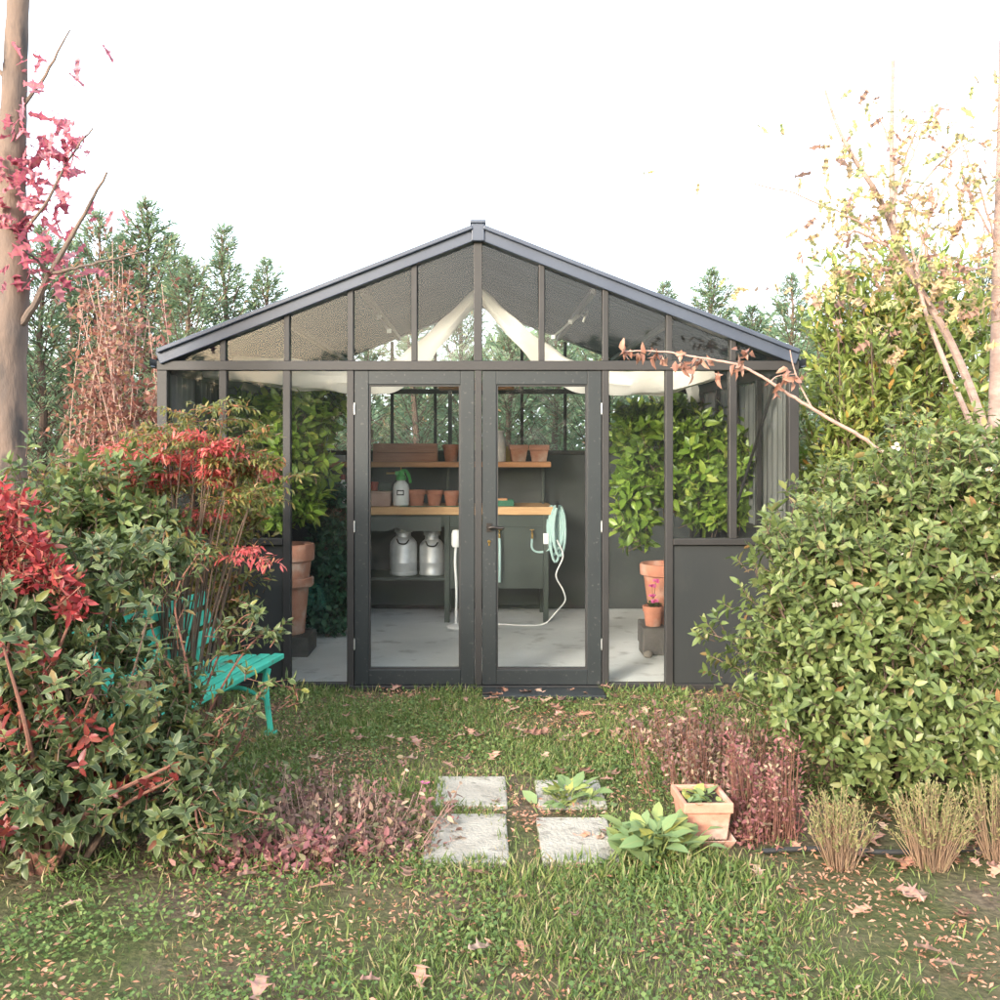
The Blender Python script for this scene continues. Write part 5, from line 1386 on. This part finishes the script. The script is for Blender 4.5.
tuft('dry lavender tuft, middle of the three along the bed edge', (1.83, 4.06), .15, .30, 96, 150)
tuft('dry lavender tuft at the right edge of the bed', (2.14, 4.12), .13, .33, 97, 100)
# black irrigation pipe on the soil
tag(MB().tube(curve_pts([(1.18, 4.18, .016), (1.4, 4.20, .018), (1.7, 4.17, .016), (2.0, 4.19, .018), (2.5, 4.22, .016), (3.0, 4.2, .016)], 6), .011, 8).build('irrigation_pipe', M['rubber'], smooth=True),
    'thin black irrigation pipe lying along the right bed edge', 'pipe')
# pink daisy-like flower in the grass by the slabs
fw = thing('pink_flower', 'single bright pink flower in the grass beside the far left slab', 'flower', (-.27, 4.90, 0))
lm = LeafMesh(); a = np.linspace(0, 6.28, 13)[:-1]
lm.add(T_leaf(.5, .04, .05), np.zeros((12, 3)) + [0, 0, .06], np.stack([np.cos(a), np.sin(a), np.full(12, .15)], 1), np.tile([[0, 0, 1.0]], (12, 1)), .028, 0)
lm.build('petals', M['petal'], fw)
lm = LeafMesh(); lm.twigs(np.array([[0, 0, 0.0]]), np.array([[0, 0, .06]]), .003, .002); lm.build('stem', M['grass'], fw)

# ================================================================== TERRACOTTA PLANTER
pl = thing('terracotta_planter', 'rectangular terracotta planter on its saucer at the edge of the bed', 'planter', (.965, 4.36, 0), .04)
def rect_shell(mb, rings, mi=0):
    o = len(mb.v)
    for (a, b, z) in rings: mb.v += [(-a, -b, z), (a, -b, z), (a, b, z), (-a, b, z)]
    for i in range(len(rings) - 1):
        for q in range(4): mb.f.append((o + i*4 + q, o + i*4 + (q+1) % 4, o + i*4 + 4 + (q+1) % 4, o + i*4 + 4 + q)); mb.m.append(mi)
    mb.f += [(o + 3, o + 2, o + 1, o), tuple(o + (len(rings) - 1) * 4 + q for q in range(4))]; mb.m += [mi, mi]
mb = MB(); rect_shell(mb, [(.085, .10, .03), (.097, .116, .15), (.107, .126, .152), (.107, .126, .195), (.088, .107, .195), (.085, .10, .150)])
mb.build('planter_body', M['terrapale'], pl, bevel=.006)
mb = MB(); rect_shell(mb, [(.10, .115, .0), (.118, .136, .04), (.111, .129, .04), (.097, .113, .014)])
mb.build('saucer', M['terrapale'], pl, bevel=.004)
MB().box(-.085, .085, -.10, .10, .1505, .172).build('soil', M['soil'], pl)
mb = LeafMesh(); n = 34
pp = np.stack([RNG.uniform(-.07, .07, n), RNG.uniform(-.09, .09, n), np.full(n, .172)], 1); a = RNG.uniform(0, 6.28, n)
mb.add(T_leaf(.6, .06, .2), pp, np.stack([np.cos(a), np.sin(a), RNG.uniform(.2, 1.1, n)], 1), rnd(n, .3) + [0, 0, 1], RNG.uniform(.04, .075, n))
mb.build('seedlings', M['lf_primrose'], pl)

# ================================================================== FALLEN LEAVES (each a thing)
protos = []
for s in range(4):
    T = T_lobed(3, 100 + s, .12 + .09 * s, .30); lm = LeafMesh()
    lm.add(T, np.zeros((1, 3)), np.array([[1.0, 0, 0]]), np.array([[0, 0, 1.0]]), 1.0)
    o = lm.build('fallen_leaf', leafmat('fallen_leaf_%s' % 'abcd'[s], [(0, ((.27, .12, .085), (.35, .17, .12), (.40, .25, .19), (.30, .15, .12))[s]), (1, ((.33, .15, .10), (.40, .21, .15), (.44, .28, .21), (.35, .18, .14))[s])], rib=.25, trans=.15))
    protos.append(o)
seen = [(412, 698), (440, 704), (368, 675), (464, 702), (500, 698), (540, 701), (552, 702), (560, 705), (548, 708), (470, 734), (465, 740), (476, 742), (562, 714), (572, 722), (540, 739), (538, 741), (615, 708), (612, 700), (625, 725), (640, 730), (618, 738), (628, 736), (650, 738), (600, 690), (640, 672), (660, 712), (575, 742), (590, 738),
        (352, 735), (363, 733), (417, 765), (452, 778), (600, 835), (590, 838), (605, 842), (530, 829), (563, 780), (237, 748), (285, 773), (665, 858), (345, 700), (300, 725), (322, 765), (400, 690), (385, 720), (498, 757), (548, 758), (412, 742), (380, 755), (655, 700), (690, 720), (700, 715), (682, 705), (575, 693), (520, 712), (330, 690), (452, 842), (440, 830), (500, 806)]
rg = random.Random(77); pts = []
for (u, v) in seen: pts.append(((u - 480) / 1000 * 1710 / (v - 446 + 2), 1710 / (v - 446 + 2), 'curled brown oak leaf lying on the lawn', 'fallen leaves on the lawn'))
for k in range(40):
    v = rg.uniform(695, 790); u = rg.uniform(310, 720); pts.append(((u - 480) / 1000 * 1710 / (v - 446), 1710 / (v - 446), 'curled brown oak leaf lying on the lawn', 'fallen leaves on the lawn'))
for k in range(46):
    v = rg.uniform(690, 748); u = rg.uniform(500, 730); pts.append(((u - 480) / 1000 * 1710 / (v - 446), 1710 / (v - 446), 'curled brown oak leaf lying on the lawn', 'fallen leaves on the lawn'))
for k in range(34):
    pts.append((rg.uniform(1.1, 2.3), rg.uniform(4.0, 4.5), 'orange brown leaf on the soil under the right shrub', 'fallen leaves under the right shrub'))
for k in range(26):
    pts.append((rg.uniform(-1.5, 1.9), 3.95 - .85 * rg.random(), 'brown oak leaf in the grass in front of the stepping slabs', 'fallen leaves in front of the slabs'))
for k in range(16):
    pts.append((rg.uniform(-1.9, -.4), rg.uniform(3.85, 4.6), 'reddish leaf on the soil under the left shrub', 'fallen leaves under the left shrub'))
for i, (x, y, lab, grp) in enumerate(pts):
    pr = protos[i % 4]
    o = pr if i < 4 else pr.copy()
    if i >= 4: COL.objects.link(o)
    onslab = any(a - .02 < x < b + .02 and c - .02 < d_ + .0 and c < y < d_ for (a, b, c, d_, _) in slabs)
    z = .034 if onslab else (.045 if abs(x) < 1.0 else .03)
    o.location = (x, y, z); s = rg.uniform(.06, .12); o.scale = (s, s, s)
    o.rotation_euler = (rg.uniform(-.25, .3), rg.uniform(-.2, .25), rg.uniform(0, 6.28))
    tag(o, lab, 'leaf', grp)

# ================================================================== LIGHT, SKY, CAMERA
SUN_AZ, SUN_EL = 32, 17            # light travels away from the camera and to the right
w = bpy.data.worlds.new('World'); SC.world = w; w.use_nodes = True
nt = w.node_tree; nt.nodes.clear()
sky = nt.nodes.new('ShaderNodeTexSky'); sky.sky_type = 'NISHITA'; sky.sun_disc = False
sky.sun_elevation = R(SUN_EL); sky.sun_rotation = PI + R(SUN_AZ)
sky.air_density = 1.0; sky.dust_density = 4.0; sky.ozone_density = 1.0
bg = nt.nodes.new('ShaderNodeBackground'); bg.inputs['Strength'].default_value = .15
out = nt.nodes.new('ShaderNodeOutputWorld')
hz = nt.nodes.new('ShaderNodeMix'); hz.data_type = 'RGBA'; hz.inputs['Factor'].default_value = .45
hz.inputs['B'].default_value = (5.3, 5.7, 6.2, 1)      # thin bright overcast veil
nt.links.new(sky.outputs['Color'], hz.inputs['A']); nt.links.new(hz.outputs['Result'], bg.inputs['Color']); nt.links.new(bg.outputs['Background'], out.inputs['Surface'])
sl = bpy.data.lights.new('sun', 'SUN'); sl.energy = 1.2; sl.angle = R(14); sl.color = (1.0, .95, .885)
so = bpy.data.objects.new('sun', sl); COL.objects.link(so)
dv = Vector((math.sin(R(SUN_AZ)) * math.cos(R(SUN_EL)), math.cos(R(SUN_AZ)) * math.cos(R(SUN_EL)), -math.sin(R(SUN_EL))))
so.rotation_euler = dv.to_track_quat('-Z', 'Y').to_euler(); so.location = (-6, -8, 6)

cam = bpy.data.cameras.new('camera'); co = bpy.data.objects.new('camera', cam); COL.objects.link(co)
co.location = (0, 0, EYE); co.rotation_euler = (R(90), 0, 0)
cam.sensor_width = 36; cam.lens = 36; cam.shift_x = .020; cam.shift_y = -.054
cam.clip_start = .05; cam.clip_end = 1500
SC.camera = co
SC.render.engine = 'CYCLES'
SC.cycles.transparent_max_bounces = 24; SC.cycles.max_bounces = 8
SC.render.resolution_x = 1024; SC.render.resolution_y = 1024
SC.view_settings.view_transform = 'Standard'; SC.view_settings.look = 'None'
SC.view_settings.exposure = 2.4; SC.view_settings.gamma = 1.0
